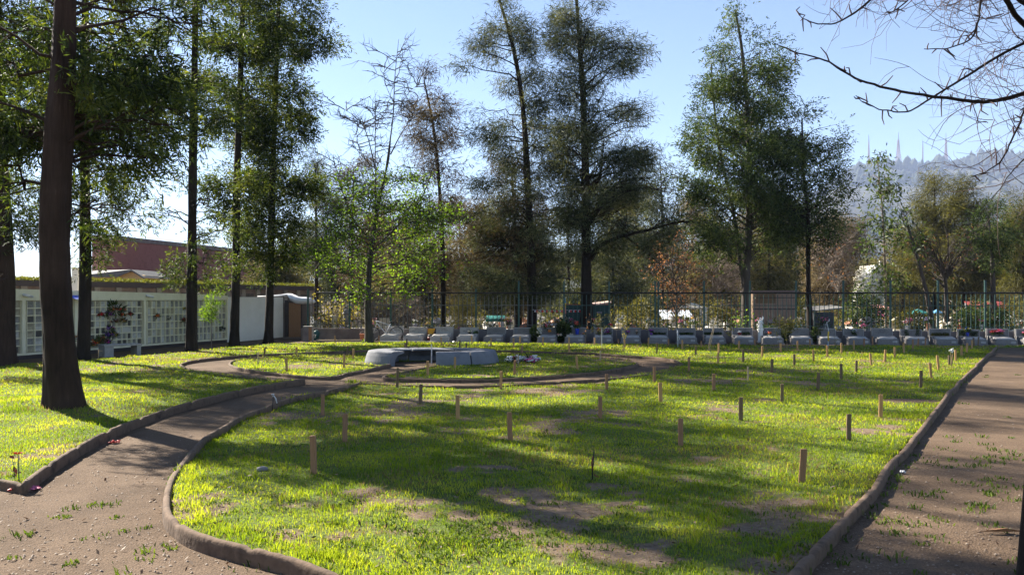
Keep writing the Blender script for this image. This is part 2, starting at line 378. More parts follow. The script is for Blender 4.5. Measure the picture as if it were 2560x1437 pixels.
ground()
def lawn_material():
    m, nt, b = newmat('lawn_soil')
    at = nt.nodes.new('ShaderNodeAttribute'); at.attribute_name = 'dry'
    co = coords(nt); n = nd(nt, 'ShaderNodeTexNoise', Scale=18, Detail=5, Roughness=.75); nt.links.new(co, n.inputs[0])
    n2 = nd(nt, 'ShaderNodeTexNoise', Scale=2.2, Detail=4); nt.links.new(co, n2.inputs[0])
    gr = ramp(nt, n.outputs[0], [(.3, (.055, .075, .016)), (.5, (.10, .135, .028)), (.7, (.16, .20, .05))])
    so_ = ramp(nt, n.outputs[0], [(.3, (.11, .075, .05)), (.55, (.20, .145, .10)), (.75, (.28, .21, .15))])
    ad = nt.nodes.new('ShaderNodeMath'); ad.operation = 'MULTIPLY_ADD'; ad.inputs[1].default_value = .5; nt.links.new(n2.outputs[0], ad.inputs[0]); nt.links.new(at.outputs['Fac'], ad.inputs[2])
    mr = ramp(nt, ad.outputs[0], [(.42, (0, 0, 0)), (.72, (1, 1, 1))])
    mx = nt.nodes.new('ShaderNodeMix'); mx.data_type = 'RGBA'; nt.links.new(mr, mx.inputs[0]); nt.links.new(gr, mx.inputs[6]); nt.links.new(so_, mx.inputs[7])
    nt.links.new(mx.outputs[2], b.inputs['Base Color']); b.inputs['Roughness'].default_value = .95; b.inputs['Specular IOR Level'].default_value = .1
    bp = nd(nt, 'ShaderNodeBump', Strength=.8, Distance=.03); nt.links.new(n.outputs[0], bp.inputs['Height']); nt.links.new(bp.outputs[0], b.inputs['Normal'])
    return m
def lawn():
    st = .10
    xs = np.arange(-24, 26, st); ys = np.arange(3.2, 38, st); nx = len(xs)
    X, Y = np.meshgrid(xs, ys); cx = X[:-1, :-1] + st / 2; cy = Y[:-1, :-1] + st / 2
    m = grass_mask(cx, cy)
    px, _ = proj(cx, cy, 0); m &= (px > -1600) & (px < 4200)
    i = (np.arange(nx - 1)[None] + (np.arange(len(ys) - 1) * nx)[:, None])[m]
    Fq = np.stack([i, i + 1, i + nx + 1, i + nx], -1)
    V = np.stack([X, Y, lawn_h(X, Y)], -1).reshape(-1, 3)
    used = np.unique(Fq); remap = np.zeros(len(V), int); remap[used] = np.arange(len(used))
    V = V[used]; Fq = remap[Fq]
    # skirt down
    o = np_mesh('lawn_ground', V, Fq, lawn_material(), smooth=True)
    a = o.data.attributes.new('dry', 'FLOAT', 'POINT'); a.data.foreach_set('value', bare(V[:, 0], V[:, 1]).astype(np.float32))
    sm = o.modifiers.new('skirt', 'SOLIDIFY'); sm.thickness = .09; sm.offset = -1
    tag(o, 'earth under the lawns with worn brown patches', None, None, 'structure')
lawn()
M['blade'] = leafmat('grass_blade', [(.045, .085, .010), (.125, .200, .018), (.26, .325, .030), (.42, .43, .10)], .64, .9, .15, (1.5, 1.35, .50), isl=.2)
M['blade_dry'] = leafmat('grass_dry', [(.16, .11, .05), (.28, .20, .09), (.38, .29, .14)], .4, 2, .2, (1.1, 1, .8))
M['weed'] = leafmat('weed_leaf', [(.035, .06, .012), (.08, .13, .025), (.15, .20, .04)], .4, 3, .3)
def blades(name, X, Y, Z, hgt, wid, mat, rng, lean=.6, parent=None, mi=None, mats=None):
    n = len(X); a = rng.random(n) * 2 * np.pi; l = lean * (.3 + .7 * rng.random(n)) * hgt
    # mild prevailing lean
    dx, dy = np.cos(a) * l, np.sin(a) * l; b = rng.random(n) * 2 * np.pi
    wx, wy = np.cos(b) * wid / 2, np.sin(b) * wid / 2
    P0 = np.stack([X - wx, Y - wy, Z - .01], -1); P1 = np.stack([X + wx, Y + wy, Z - .01], -1)
    P2 = np.stack([X + wx * .7 + dx * .35, Y + wy * .7 + dy * .35, Z + hgt * .6], -1); P3 = np.stack([X - wx * .7 + dx * .35, Y - wy * .7 + dy * .35, Z + hgt * .6], -1)
    P4 = np.stack([X + dx, Y + dy, Z + hgt], -1)
    V = np.stack([P0, P1, P2, P3, P4], 1).reshape(-1, 3); k = np.arange(n) * 5
    Fq = np.concatenate([np.stack([k, k + 1, k + 2], -1), np.stack([k, k + 2, k + 3], -1), np.stack([k + 3, k + 2, k + 4], -1)])
    mm = None if mi is None else np.concatenate([mi, mi, mi])
    return np_mesh(name, V, Fq, mats or mat, parent, mi=mm)
def grow_grass():
    rng = np.random.default_rng(5); Xs, Ys, Hs, Ws, Ms = [], [], [], [], []
    bands = [(4.0, 7, 4600, .019, .0050), (7, 9.5, 2900, .021, .0064), (9.5, 13, 1700, .023, .0085), (13, 18, 950, .026, .011), (18, 26, 520, .029, .016), (26, 37, 280, .032, .024)]
    for d0, d1, den, h, wd in bands:
        ex = 1.5 if d0 < 18 else 1.25; x0, x1 = -ex * 1280 / F * d1, ex * 1280 / F * d1
        n = int(den * (x1 - x0) * (d1 - d0)); x = x0 + rng.random(n) * (x1 - x0); y = d0 + rng.random(n) * (d1 - d0)
        k = (np.abs(x) < 1.08 * 1280 / F * y) | (rng.random(len(x)) < .7); x, y = x[k], y[k]
        k = grass_mask(x, y); x, y = x[k], y[k]
        b = bare(x, y); cl = vnoise(x, y, 6, 31)
        k = rng.random(len(x)) > b * .93 ; k &= rng.random(len(x)) < .45 + .8 * cl
        x, y, b = x[k], y[k], b[k]
        tall = 1 + .8 * np.clip(vnoise(x, y, .8, 33) - .55, 0, 1) * 2 + .9 * (vnoise(x, y, 4, 34) > .8)
        hh = h * tall * (.5 + .9 * rng.random(len(x))) * (1 - .35 * b)
        Xs.append(x); Ys.append(y); Hs.append(hh); Ws.append(wd * (.6 + .8 * rng.random(len(x))))
        Ms.append((rng.random(len(x)) < .10 + .60 * b + .25 * (vnoise(x, y, .8, 36) > .68)).astype(int))
    X, Y, H, Wd, Mi = map(np.concatenate, (Xs, Ys, Hs, Ws, Ms))
    print('blades', len(X))
    o = blades('grass', X, Y, lawn_h(X, Y), H, Wd, None, rng, .8, mi=Mi, mats=[M['blade'], M['blade_dry']])
    tag(o, 'short bright green grass with dry brown patches covering the lawns', 'grass', None, 'stuff')
    # taller tufts along the kerbs + weeds in the gravel
    X, Y, H, Wd = [], [], [], []
    def tuft(x, y, n, r, h):
        X.append(x + rng.normal(0, r, n)); Y.append(y + rng.normal(0, r, n)); H.append(h * (.4 + .8 * rng.random(n))); Wd.append(np.full(n, .006 + .0004 * y))
    for K, off in ((KB, (14, 4)), (KR, (-10, -3))):
        P = catmull([G(*p) for p in K], 8)
        for i in range(0, len(P) - 1):
            for q in range(3):
                if rng.random() < .6:
                    t = rng.random(); p = P[i] * (1 - t) + P[i + 1] * t; s = .11 + .1 * rng.random()
                    sgn = 1 if K is KB else -1
                    if K is KR and rng.random() < .35: sgn = 1; s = .16
                    tan = P[i + 1] - P[i]; nn = np.array([-tan[1], tan[0], 0]); nn /= np.linalg.norm(nn) + 1e-9
                    cand = p + nn * s; ok = grass_mask(np.array([cand[0]]), np.array([cand[1]]))[0]
                    if not ok: cand = p - nn * s
                    tuft(cand[0], cand[1], int(20 / (1 + .05 * cand[1])), .05, .04 + .035 * rng.random())
    X_, Y_ = np.concatenate(X), np.concatenate(Y)
    o = blades('grass_tufts', X_, Y_, lawn_h(X_, Y_) - .02, np.concatenate(H), np.concatenate(Wd), M['blade'], rng, .6)
    tag(o, 'taller grass tufts growing along the concrete kerbs', 'grass', None, 'stuff')
    X, Y, H, Wd = [], [], [], []
    spots = [(2400, 1105, 9, .9), (2260, 1150, 8, .5), (2200, 1220, 6, .4), (2480, 1250, 7, .6), (2300, 1290, 6, .5), (2230, 1320, 5, .4), (2420, 1170, 9, .8), (2520, 1140, 7, .4), (180, 1270, 1, .1), (275, 1270, 2, .15), (350, 1400, 2, .3), (490, 1385, 2, .3), (1005, 955, 3, .2), (1250, 957, 2, .5), (2150, 1400, 4, .3), (2330, 1010, 2, .5), (500, 1440, 3, .4), (60, 1340, 3, .3), (2250, 1250, 6, .6), (2350, 1200, 9, .9), (2440, 1290, 6, .7)]
    for px, py, n, r in spots:
        p = G(px, py)
        for i in range(n):
            qx, qy = p[0] + rng.normal(0, r * .6), p[1] + rng.normal(0, r * .6)
            if not grass_mask(np.array([qx]), np.array([qy]))[0]: tuft(qx, qy, 16, .045 + .02 * rng.random(), .022 + .02 * rng.random())
    for i in range(60):
        px, py = (rng.uniform(0, 800), rng.uniform(1230, 1437)) if i % 2 else (rng.uniform(2030, 2560), rng.uniform(930, 1437))
        p = G(px, py)
        if not grass_mask(p[:1], p[1:2])[0]: tuft(p[0], p[1], 14, .03, .02)
    for i in range(420):
        px, py = rng.uniform(430, 2100), 1060 + 390 * rng.random() ** .8; p = G(px, py)
        if i < 90: px, py = 1200 + rng.normal(0, 110), 1365 + rng.normal(0, 22); p = G(px, py)
        if grass_mask(p[:1], p[1:2])[0]: tuft(p[0], p[1], 16, .04, .026)
    X_, Y_ = np.concatenate(X), np.concatenate(Y)
    o = blades('weeds', X_, Y_, np.where(grass_mask(X_, Y_), lawn_h(X_, Y_), 0.), np.concatenate(H), np.concatenate(Wd) * 1.5, M['weed'], rng, 1.2)
    tag(o, 'small green weeds sprouting through the gravel paths and lawn', 'weeds', None, 'stuff')
grow_grass()
def litter():
    rng = np.random.default_rng(8); n = 800
    px = rng.uniform(-50, 2610, n * 3); py = 900 + 560 * rng.random(n * 3) ** .7
    D = CH * F / (py - HZ); x = (px - 1280) / F * D; y = D; k = rng.random(len(x)) < .5; x, y = x[k], y[k]
    g = grass_mask(x, y); z = np.where(g, lawn_h(x, y) + .03, .006); n = len(x)
    a = rng.random(n) * 6.28; L = .009 + .020 * rng.random(n) ** 1.5; t = rng.normal(0, .35, n)
    d = np.stack([np.cos(a), np.sin(a), t], -1) * L[:, None]; wv = np.stack([-np.sin(a), np.cos(a), rng.normal(0, .4, n)], -1) * (L * .3)[:, None]
    c = np.stack([x, y, z + .008], -1)
    V = np.stack([c - d, c - wv, c + d, c + wv], 1).reshape(-1, 3); i = np.arange(n) * 4
    o = np_mesh('leaf_litter', V, np.stack([i, i + 1, i + 2, i + 3], -1), leafmat('litter_leaf', [(.05, .028, .018), (.13, .08, .05), (.27, .20, .14)], .2, 5, .2, (1, .9, .8)))
    tag(o, 'dry fallen leaves and twigs scattered over paths and lawn', 'leaf litter', None, 'stuff')
    # pebbles
    n = 5200; px = rng.uniform(-30, 2600, n); py = 1020 + 440 * rng.random(n); D = CH * F / (py - HZ); x = (px - 1280) / F * D; y = D
    k = ~grass_mask(x, y); x, y = x[k], y[k]; n = len(x); r = .004 + .009 * rng.random(n) ** 3
    o8 = np.array([(1, 0, 0), (0, 1, 0), (-1, 0, 0), (0, -1, 0), (0, 0, .8)])
    V = (np.stack([x, y, np.full(n, 0.0)], -1)[:, None] + o8[None] * r[:, None, None] * (.7 + .6 * rng.random((n, 5, 1)))).reshape(-1, 3); i = (np.arange(n) * 5)[:, None]
    Fq = np.concatenate([np.concatenate([i + a, i + b, i + 4], 1) for a, b in ((0, 1), (1, 2), (2, 3), (3, 0))])
    o = np_mesh('pebbles', V, Fq, noisy('pebble', (.14, .10, .075), (.30, .24, .19), 30, .8, 0))
    tag(o, 'small loose stones lying on the gravel paths', 'pebbles', None, 'stuff')
litter()

# ------------------------------------------------------------------ kerbs
def kerb(name, pts, label, wdt=.056, hgt=.075, seed=0, joint=1.0):
    rng = np.random.default_rng(seed)
    P = catmull([G(px, py, .06) for px, py in pts], 10); P[:, 2] = 0
    # resample
    s = np.concatenate([[0], np.cumsum(np.linalg.norm(np.diff(P, axis=0), axis=1))]); n = max(8, int(s[-1] / .06))
    t = np.linspace(0, s[-1], n); P = np.stack([np.interp(t, s, P[:, i]) for i in range(3)], -1)
    wob = (vnoise(t, t * 0 + seed, .9, 41) - .5) * .05; hb = 1 + (vnoise(t, t * 0 + seed, .7, 42) - .5) * .35
    T = np.gradient(P, axis=0); T /= np.linalg.norm(T, axis=1, keepdims=True); N = np.stack([-T[:, 1], T[:, 0], 0 * T[:, 0]], -1)
    P = P + N * wob[:, None]
    prof = [(-.54, -.4), (-.52, .60), (-.47, .86), (-.32, .98), (0, 1.02), (.32, .98), (.47, .86), (.52, .60), (.54, -.4)]
    k = len(prof); V = []
    jt = np.abs((t / joint + .15 * np.sin(t)) % 1 - .5) > .5 - .06 / joint
    for i in range(n):
        q = .80 if jt[i] else 1 - .05 * rng.random()
        for a, b in prof: V.append(P[i] + N[i] * a * wdt * q * (1 + .06 * rng.standard_normal() * .4) + np.array([0, 0, b * hgt * hb[i] * q]))
    Fs = [[i * k + j, i * k + j + 1, (i + 1) * k + j + 1, (i + 1) * k + j] for i in range(n - 1) for j in range(k - 1)]
    Fs += [list(range(k))[::-1], [(n - 1) * k + j for j in range(k)]]
    m = MB().add(V, Fs); o = m.build('kerb', M['kerb'], smooth=True, origin=P[0]); 
    return tag(o, label, 'kerb', 'low rounded concrete kerbs edging the lawns')
kerb('k', KA0, 'short kerb at the bottom left corner below the red lily', seed=1, hgt=.08)
kerb('k', KA, 'kerb along the upper left edge of the curving gravel path', seed=2, hgt=.11)
kerb('k', KB, 'long curving kerb between the gravel path and the front lawn', seed=3, hgt=.10)
kerb('k', OR_near[:11], 'kerb round the near side of the outer circle facing the camera', seed=4)
kerb('k', OR_near[10:25], 'kerb round the far side of the outer circle by the tree line', seed=5)
kerb('k', OR_near[24:], 'kerb at the left tip of the outer circle beside the left lawn', seed=6)
kerb('k', IL, 'kerb round the small grass half left of the concrete ring bench', seed=7)
kerb('k', IR, 'kerb round the grass half right of the concrete ring bench', seed=8)
kerb('k', KR, 'straight kerb between the lawn and the wide right gravel path', seed=9, wdt=.064, hgt=.082)

# ================================================================== TREES
def rand_unit(rng, n):
    v = rng.normal(size=(n, 3)); return v / np.linalg.norm(v, axis=1, keepdims=True)
def nrm(v): return v / (np.linalg.norm(v, axis=-1, keepdims=True) + 1e-9)
def rhombi(Pb, d, L, wd, rng, curl=.0):
    """leaf quads from base point, direction, length, width"""
    n = len(Pb); wv = nrm(np.cross(d, rand_unit(rng, n))) * (wd / 2)[:, None]
    mid = Pb + d * (L * .45)[:, None]
    V = np.stack([Pb, mid - wv, Pb + d * L[:, None], mid + wv], 1).reshape(-1, 3); i = np.arange(n) * 4
    return V, np.stack([i, i + 1, i + 2, i + 3], -1)
LEAF = {  # name: (per cluster, sigma, L, W, outward, random, down, frond leaflets)
    'frond': dict(n=18, s=.21, L=.28, w=.027, out=.6, rnd=.8, dn=.45, fr=7),
    'frondfar': dict(n=20, s=.23, L=.30, w=.040, out=.6, rnd=.8, dn=.40, fr=4),
    'casu': dict(n=130, s=.24, L=.27, w=.022, out=.35, rnd=.75, dn=.35, fr=0),
    'small': dict(n=34, s=.20, L=.10, w=.065, out=.3, rnd=1, dn=.1, fr=0),
    'broad': dict(n=26, s=.26, L=.22, w=.07, out=.3, rnd=.8, dn=.5, fr=0),
    'few': dict(n=5, s=.22, L=.12, w=.08, out=.3, rnd=1, dn=.2, fr=0),
}
def leaves_at(Cn, outdir, kind, rng, mult=1.0, size=1.0):
    k = LEAF[kind]; n = max(1, int(k['n'] * mult)); N = len(Cn) * n
    c = np.repeat(Cn, n, 0); o = np.repeat(outdir, n, 0)
    off = rng.normal(0, 1, (N, 3)) * k['s'] * size * np.array([1, 1, .75]); P = c + off
    d = nrm(o * k['out'] + nrm(off) * .3 + rand_unit(rng, N) * k['rnd'] + np.array([0, 0, -k['dn']]))
    L = k['L'] * size * (.6 + .8 * rng.random(N)); wd = k['w'] * size * (.7 + .6 * rng.random(N))
    if not k['fr']: return rhombi(P, d, L, wd, rng)
    fr = k['fr']; side = nrm(np.cross(d, rand_unit(rng, N))); parts = []
    for j in range(fr):
        t = (j + .5) / fr; sg = 1 if j % 2 else -1
        if j == fr - 1: dd = d; l = L * .45
        else: dd = nrm(d * .75 + side * sg * .75 + rand_unit(rng, N) * .15); l = L * (.55 - .25 * t)
        parts.append(rhombi(P + d * (L * t * .8)[:, None], dd, l, wd, rng))
    return cat_geo(parts)

def tree(name, label, D, trunk, prof, kind='frond', mat='leaf_oak', barkm='bark_dark', wpx=20, nb=60, rise=.5, droop=0, dens=1.0, mult=1.0, size=1.0,
         seed=0, avoid_front=False, group=None, limbs=(), leaf_zone=None, twigs=0, cat='tree', base_y=None, top_w=.25, fill=.5, gap=.43, gsc=1.5, brs=1.0, wob=.05, umin=.22, stems=(), yaw_flat=1.0, broots=True):
    """trunk: [(px,py)...] bottom to top at depth D ; prof: [(py,xl,xr)...] top to bottom"""
    rng = np.random.default_rng(seed * 7 + 3); k = D / F
    tp = np.array(trunk, float); base = A(tp[0, 0], tp[0, 1], D); base[2] = min(base[2], 0.0) if base_y is None else base_y
    Tp = np.array([A(a, b, D) for a, b in tp]); Tp[0, 2] = base[2] - .08
    Tp[1:-1, 1] += rng.normal(0, .05, len(Tp) - 2)
    Tc = catmull(Tp, 7); zt = (Tc[:, 2] - Tc[0, 2]) / (Tc[-1, 2] - Tc[0, 2] + 1e-6)
    r0 = wpx * k / 2; rad = r0 * (1 - (1 - top_w) * zt ** 1.1)
    hz = Tc[:, 2] - Tc[0, 2]
    if broots: rad = rad * (1 + .38 * np.exp(-hz / (r0 * 2.2)))
    root = empty(name, base, label, cat, group)
    geo = []; limbgeo = []; NS = 44 if wpx > 60 else (20 if wpx > 22 else 12)
    if NS == 44:
        q = np.linspace(0, 1, 150) ** 1.3 * (len(Tc) - 1); Tc = np.stack([np.interp(q, np.arange(len(Tc)), Tc[:, j]) for j in range(3)], -1); hz = Tc[:, 2] - Tc[0, 2]; zt = hz / hz[-1]; rad = r0 * (1 - (1 - top_w) * zt ** 1.1) * (1 + .38 * np.exp(-hz / (r0 * 2.0)))
    V, Fq = tubes(Tc[None], rad[None], NS)
    # irregular bark outline
    ai = np.tile(np.arange(NS), len(Tc)); ang = ai * 12.0 / NS; ctr = np.repeat(Tc, NS, 0); hh = np.repeat(hz, NS)
    amp = 1 + .09 * np.sin(ang * 2.1 + hh * 1.3 + seed) + .12 * np.exp(-hh / (r0 * 2.5)) * np.sin(ang * 1.57 * 2 + seed) + (.03 * rng.standard_normal(len(V)) if NS == 12 else .085 * (vnoise(ai * .55, hh * 1.6, 1.0, 91) - .5) + .05 * (vnoise(ai * 1.0, hh * 5, 1.0, 92) - .5)) + .10 * np.exp(-hh / (r0 * 1.2)) * np.abs(np.sin(ang * .2618 * 5 + seed))
    V = ctr + (V - ctr) * amp[:, None]; geo.append((V, Fq))
    for st in stems:   # extra stems [(px,py)..], width px
        Sp = catmull(np.array([A(a, b, D) for a, b in st[0]]), 6); z_ = np.linspace(0, 1, len(Sp)); limbgeo.append(tubes(Sp[None], (st[1] * k / 2 * (1 - .75 * z_))[None], 8))
    B = []
    if prof:
        pr = np.array(prof, float); py0, py1 = pr[0, 0], pr[-1, 0]
        nn = nb * 4; pyc = rng.uniform(py0, py1, nn); xl = np.interp(pyc, pr[:, 0], pr[:, 1]); xr = np.interp(pyc, pr[:, 0], pr[:, 2])
        wgt = np.clip(xr - xl, 8, None); wgt = wgt / wgt.max(); keep = rng.random(nn) < (.25 + .75 * wgt); idx = np.nonzero(keep)[0][:nb]; pyc, xl, xr = pyc[idx], xl[idx], xr[idx]
        nb_ = len(pyc); order = np.argsort(tp[:, 1]); xc = np.interp(pyc, tp[order, 1], tp[order, 0])
        Rr = np.clip((xr - xc) * k, .25, None); Lr = np.clip((xc - xl) * k, .25, None); my = (Rr + Lr) / 2 * yaw_flat
        az = rng.random(nb_) * 2 * np.pi
        if avoid_front: az = np.where(np.sin(az) < -.25, -az, az)
        rr = np.sqrt((np.where(np.cos(az) > 0, Rr, Lr) * np.cos(az)) ** 2 + (my * np.sin(az)) ** 2) * (fill + (1.0 - fill) * rng.random(nb_) ** .6)
        ez = CH + (HZ - pyc) * k; sz = np.clip(ez - rise * rr + droop * rr, Tc[0, 2] + .5, Tc[-1, 2])
        tz = Tc[:, 2]; S = np.stack([np.interp(sz, tz, Tc[:, 0]), np.interp(sz, tz, Tc[:, 1]), sz], -1)
        dirv = np.stack([np.cos(az), np.sin(az), 0 * az], -1); xcw = (xc - W0 / 2) * k
        E = np.stack([xcw, np.full(nb_, D), ez], -1) + dirv * rr[:, None]
        Cc = S + (E - S) * .5 + np.stack([0 * rr, 0 * rr, .12 * rr * (1 if rise >= 0 else -1) + .1 * rr * rng.normal(size=nb_)], -1)
        u = np.linspace(0, 1, 6)[None, :, None]; Bp = (1 - u) ** 2 * S[:, None] + 2 * u * (1 - u) * Cc[:, None] + u ** 2 * E[:, None]
        Bp[:, 1:-1] += rng.normal(0, .075, Bp[:, 1:-1].shape) * rr[:, None, None] ** .5
        br = (np.clip(.006 + .013 * rr, .009, r0 * .45) * brs)[:, None] * (1 - .8 * np.linspace(0, 1, 6))[None]
        geo.append(tubes(Bp, br, 5)); B.append((Bp, rr, dirv))
    for lp, lw, ln in limbs:   # explicit limbs with foliage on their outer part
        Lp = catmull(np.array([A(a, b, D) + np.array([0, rng.normal(0, .15), 0]) for a, b in lp]), 5); uu = np.linspace(0, 1, len(Lp))
        limbgeo.append(tubes(Lp[None], (lw * k / 2 * (1 - .75 * uu))[None], 7))
        if ln > 0:
            q = rng.uniform(.35, 1, ln); S = np.stack([np.interp(q, uu, Lp[:, i]) for i in range(3)], -1); dv = rand_unit(rng, ln); dv[:, 2] = np.abs(dv[:, 2]) * .7; ll = (.5 + 1.0 * rng.random(ln)) * size
            E = S + dv * ll[:, None]; Bp = S[:, None] + (E - S)[:, None] * np.linspace(0, 1, 6)[None, :, None]; Bp[:, 1:] += rng.normal(0, wob, Bp[:, 1:].shape)
            geo.append(tubes(Bp, np.repeat(np.linspace(.02, .006, 6)[None], ln, 0), 4)); B.append((Bp, ll * 1.0, nrm(dv * np.array([1, 1, .2]))))
    Ls = []
    for Bp, rr, dirv in B:
        nc = np.clip((rr * 4.2 * dens).astype(int), 2, 16); bi = np.repeat(np.arange(len(rr)), nc); n = len(bi)
        u = umin + (1 - umin) * rng.random(n) ** .8; f = u * 5; i0 = np.clip(f.astype(int), 0, 4); fr = f - i0
        P = Bp[bi, i0] * (1 - fr)[:, None] + Bp[bi, i0 + 1] * fr[:, None]
        side = rand_unit(rng, n); side[:, 2] = side[:, 2] * .6 - .05; amt = (.12 + .24 * rng.random(n)) * np.clip(rr[bi], .4, 2.2) * (1.25 - .6 * u)
        Cn = P + (side + dirv[bi] * .4) * amt[:, None]
        sub = P[:, None] + (Cn - P)[:, None] * np.array([0, .5, 1])[None, :, None]; geo.append(tubes(sub, np.repeat(np.array([[.010, .006, .003]]) * (1 + D / 60), n, 0), 3))
        dz = 1.0 + max(0, D - 45) / 30
        gn = .5 * vnoise(Cn[:, 0] + .7 * Cn[:, 1], Cn[:, 2] * 1.25, gsc / dz, seed + 3) + .5 * vnoise(Cn[:, 1] * 1.1 - .5 * Cn[:, 0], Cn[:, 2], gsc * 1.3 / dz, seed + 5)
        kg = gn > gap; Cn = Cn[kg]; bi = bi[kg]; n = len(bi)
        if leaf_zone is not None:
            pyv = HZ - (Cn[:, 2] - CH) / k; kk = (pyv > leaf_zone[0]) & (pyv < leaf_zone[1]); Cl, od = Cn[kk], dirv[bi][kk]
        else: Cl, od = Cn, dirv[bi]
        if kind and len(Cl): Ls.append(leaves_at(Cl, od, kind, rng, mult, size))
        if twigs:
            nt_ = twigs; S = np.repeat(Cn, nt_, 0); dd = nrm(np.repeat(dirv[bi], nt_, 0) * .5 + rand_unit(rng, n * nt_) * .8 + np.array([0, 0, .35])); ll = .18 + .5 * rng.random(n * nt_)
            bend = rand_unit(rng, n * nt_) * .25
            tw = np.stack([S, S + dd * (ll * .5)[:, None], S + dd * ll[:, None] + bend * ll[:, None]], 1); geo.append(tubes(tw, np.repeat(np.array([[.007, .005, .002]]) * (1 + D / 70), len(tw), 0), 3))
    V, Fq = cat_geo(geo[:1]); np_mesh('trunk', V, Fq, M[barkm], root, smooth=True).matrix_parent_inverse = __import__('mathutils').Matrix.Translation(-root.location)
    for V, Fq in limbgeo: np_mesh('limb', V, Fq, M[barkm], root, smooth=True).matrix_parent_inverse = __import__('mathutils').Matrix.Translation(-root.location)
    if len(geo) > 1:
        V, Fq = cat_geo(geo[1:]); np_mesh('branches', V, Fq, M[barkm], root, smooth=True).matrix_parent_inverse = __import__('mathutils').Matrix.Translation(-root.location)
    if Ls:
        V, Fq = cat_geo(Ls); np_mesh('crown', V, Fq, M[mat], root).matrix_parent_inverse = __import__('mathutils').Matrix.Translation(-root.location)
        tree.faces += len(Fq)
    return root
tree.faces = 0
def DG(py): return CH * F / (py - HZ)

# --- silk oaks on the left
GL = 'tall evergreen trees on the left lawn'
tree('silk_oak_tree', 'thickest trunk in the photo, rising from the left lawn near the camera', 13.16, [(162, 1022), (152, 850), (140, 600), (150, 350), (160, 100), (168, -400), (170, -1100)],
     [(-850, 110, 300), (-520, 30, 470), (-200, -100, 440), (0, -230, 520), (250, -230, 500), (420, -150, 420), (540, 0, 290)], wpx=78, nb=90, rise=.2, dens=2.5, mult=.9, gap=.49, gsc=2.0, seed=1, avoid_front=True, barkm='bark_brown', top_w=.3, group=GL, fill=.35)
tree('silk_oak_tree', 'dark trunk cut by the left edge of the photo, before the niche wall', DG(912), [(12, 912), (10, 700), (0, 400), (-10, 0), (-10, -600)],
     [(-700, -40, 30), (-200, -220, 200), (100, -200, 190), (400, -180, 170), (600, -160, 150), (700, -120, 110)], wpx=46, nb=85, rise=.1, dens=1.5, mult=.95, gap=.46, seed=2, barkm='bark_brown', group=GL)
tree('silk_oak_tree', 'straight slim trunk just right of the thickest trunk, beside the concrete bench', DG(903), [(208, 903), (210, 700), (212, 400), (216, 0), (220, -600)],
     [(-550, 200, 240), (-200, 90, 380), (100, 40, 430), (350, 60, 420), (520, 90, 350), (620, 120, 300), (690, 150, 260)], wpx=30, nb=100, rise=.15, dens=1.4, mult=.95, gap=.47, seed=3, group=GL)
tree('silk_oak_tree', 'tall dark trunk in front of the middle of the niche wall', DG(880), [(479, 880), (480, 700), (482, 400), (488, 0), (492, -450)],
     [(-560, 480, 500), (-200, 370, 620), (0, 350, 620), (250, 350, 600), (420, 380, 590), (560, 360, 590), (660, 390, 560), (710, 430, 540)], kind='frond', wpx=26, nb=80, rise=.2, dens=1.2, mult=.9, seed=4, group=GL)
tree('silk_oak_tree', 'slim trunk standing at the right end of the niche wall', DG(866), [(585, 866), (588, 700), (592, 450), (604, 100), (614, -350)],
     [(-420, 600, 625), (-150, 510, 720), (0, 490, 720), (250, 480, 710), (420, 480, 690), (580, 500, 680), (700, 540, 640)], kind='frondfar', wpx=22, nb=100, rise=.25, dens=1.7, mult=1.0, gap=.40, seed=5, group=GL)
tree('silk_oak_tree', 'rightmost tall evergreen of the left group, before the white wall', DG(858), [(671, 858), (676, 700), (682, 450), (692, 150), (705, -200)],
     [(-260, 695, 715), (-100, 620, 800), (0, 600, 800), (70, 590, 850), (130, 600, 800), (200, 590, 770), (300, 590, 800), (420, 600, 790), (480, 600, 805), (560, 600, 760), (640, 600, 740), (710, 640, 720)], kind='frondfar', wpx=20, nb=135, rise=.25, dens=1.8, mult=1.05, gap=.40, umin=.3, fill=.6, seed=6, group=GL)
# --- leafy half-bare tree
tree('liquidambar_tree', 'half bare tree with bright green lower leaves left of the centre', DG(858), [(924, 858), (920, 760), (926, 640), (940, 540), (962, 440), (972, 395), (978, 330)],
     [(440, 850, 1030), (500, 815, 1090), (560, 790, 1140), (620, 765, 1165), (680, 755, 1150), (715, 765, 1080), (745, 790, 1010)], kind='small', mat='leaf_bright', barkm='bark_grey', wpx=19, nb=85, rise=.25, droop=.0, dens=1.15, mult=.44, seed=7, twigs=2, fill=.5, leaf_zone=(425, 760), gap=.36, brs=.5, wob=.02, top_w=.08,
     limbs=[([(965, 430), (984, 300), (986, 200), (995, 95)], 4, 16), ([(940, 560), (938, 450), (937, 350), (940, 250)], 4, 16), ([(975, 385), (1000, 340), (1030, 290), (1045, 240)], 3.5, 14), ([(938, 420), (915, 330), (885, 290), (838, 262)], 3, 14),
            ([(940, 620), (1000, 560), (1050, 500), (1080, 420), (1095, 350)], 5, 18), ([(925, 600), (880, 540), (850, 460), (835, 400)], 4, 16), ([(984, 260), (965, 210), (962, 160)], 1.6, 5), ([(984, 300), (1020, 240), (1050, 210)], 1.6, 6),
            ([(962, 440), (905, 390), (890, 330)], 2.2, 8), ([(1000, 600), (1080, 575), (1150, 540)], 3.5, 12)])
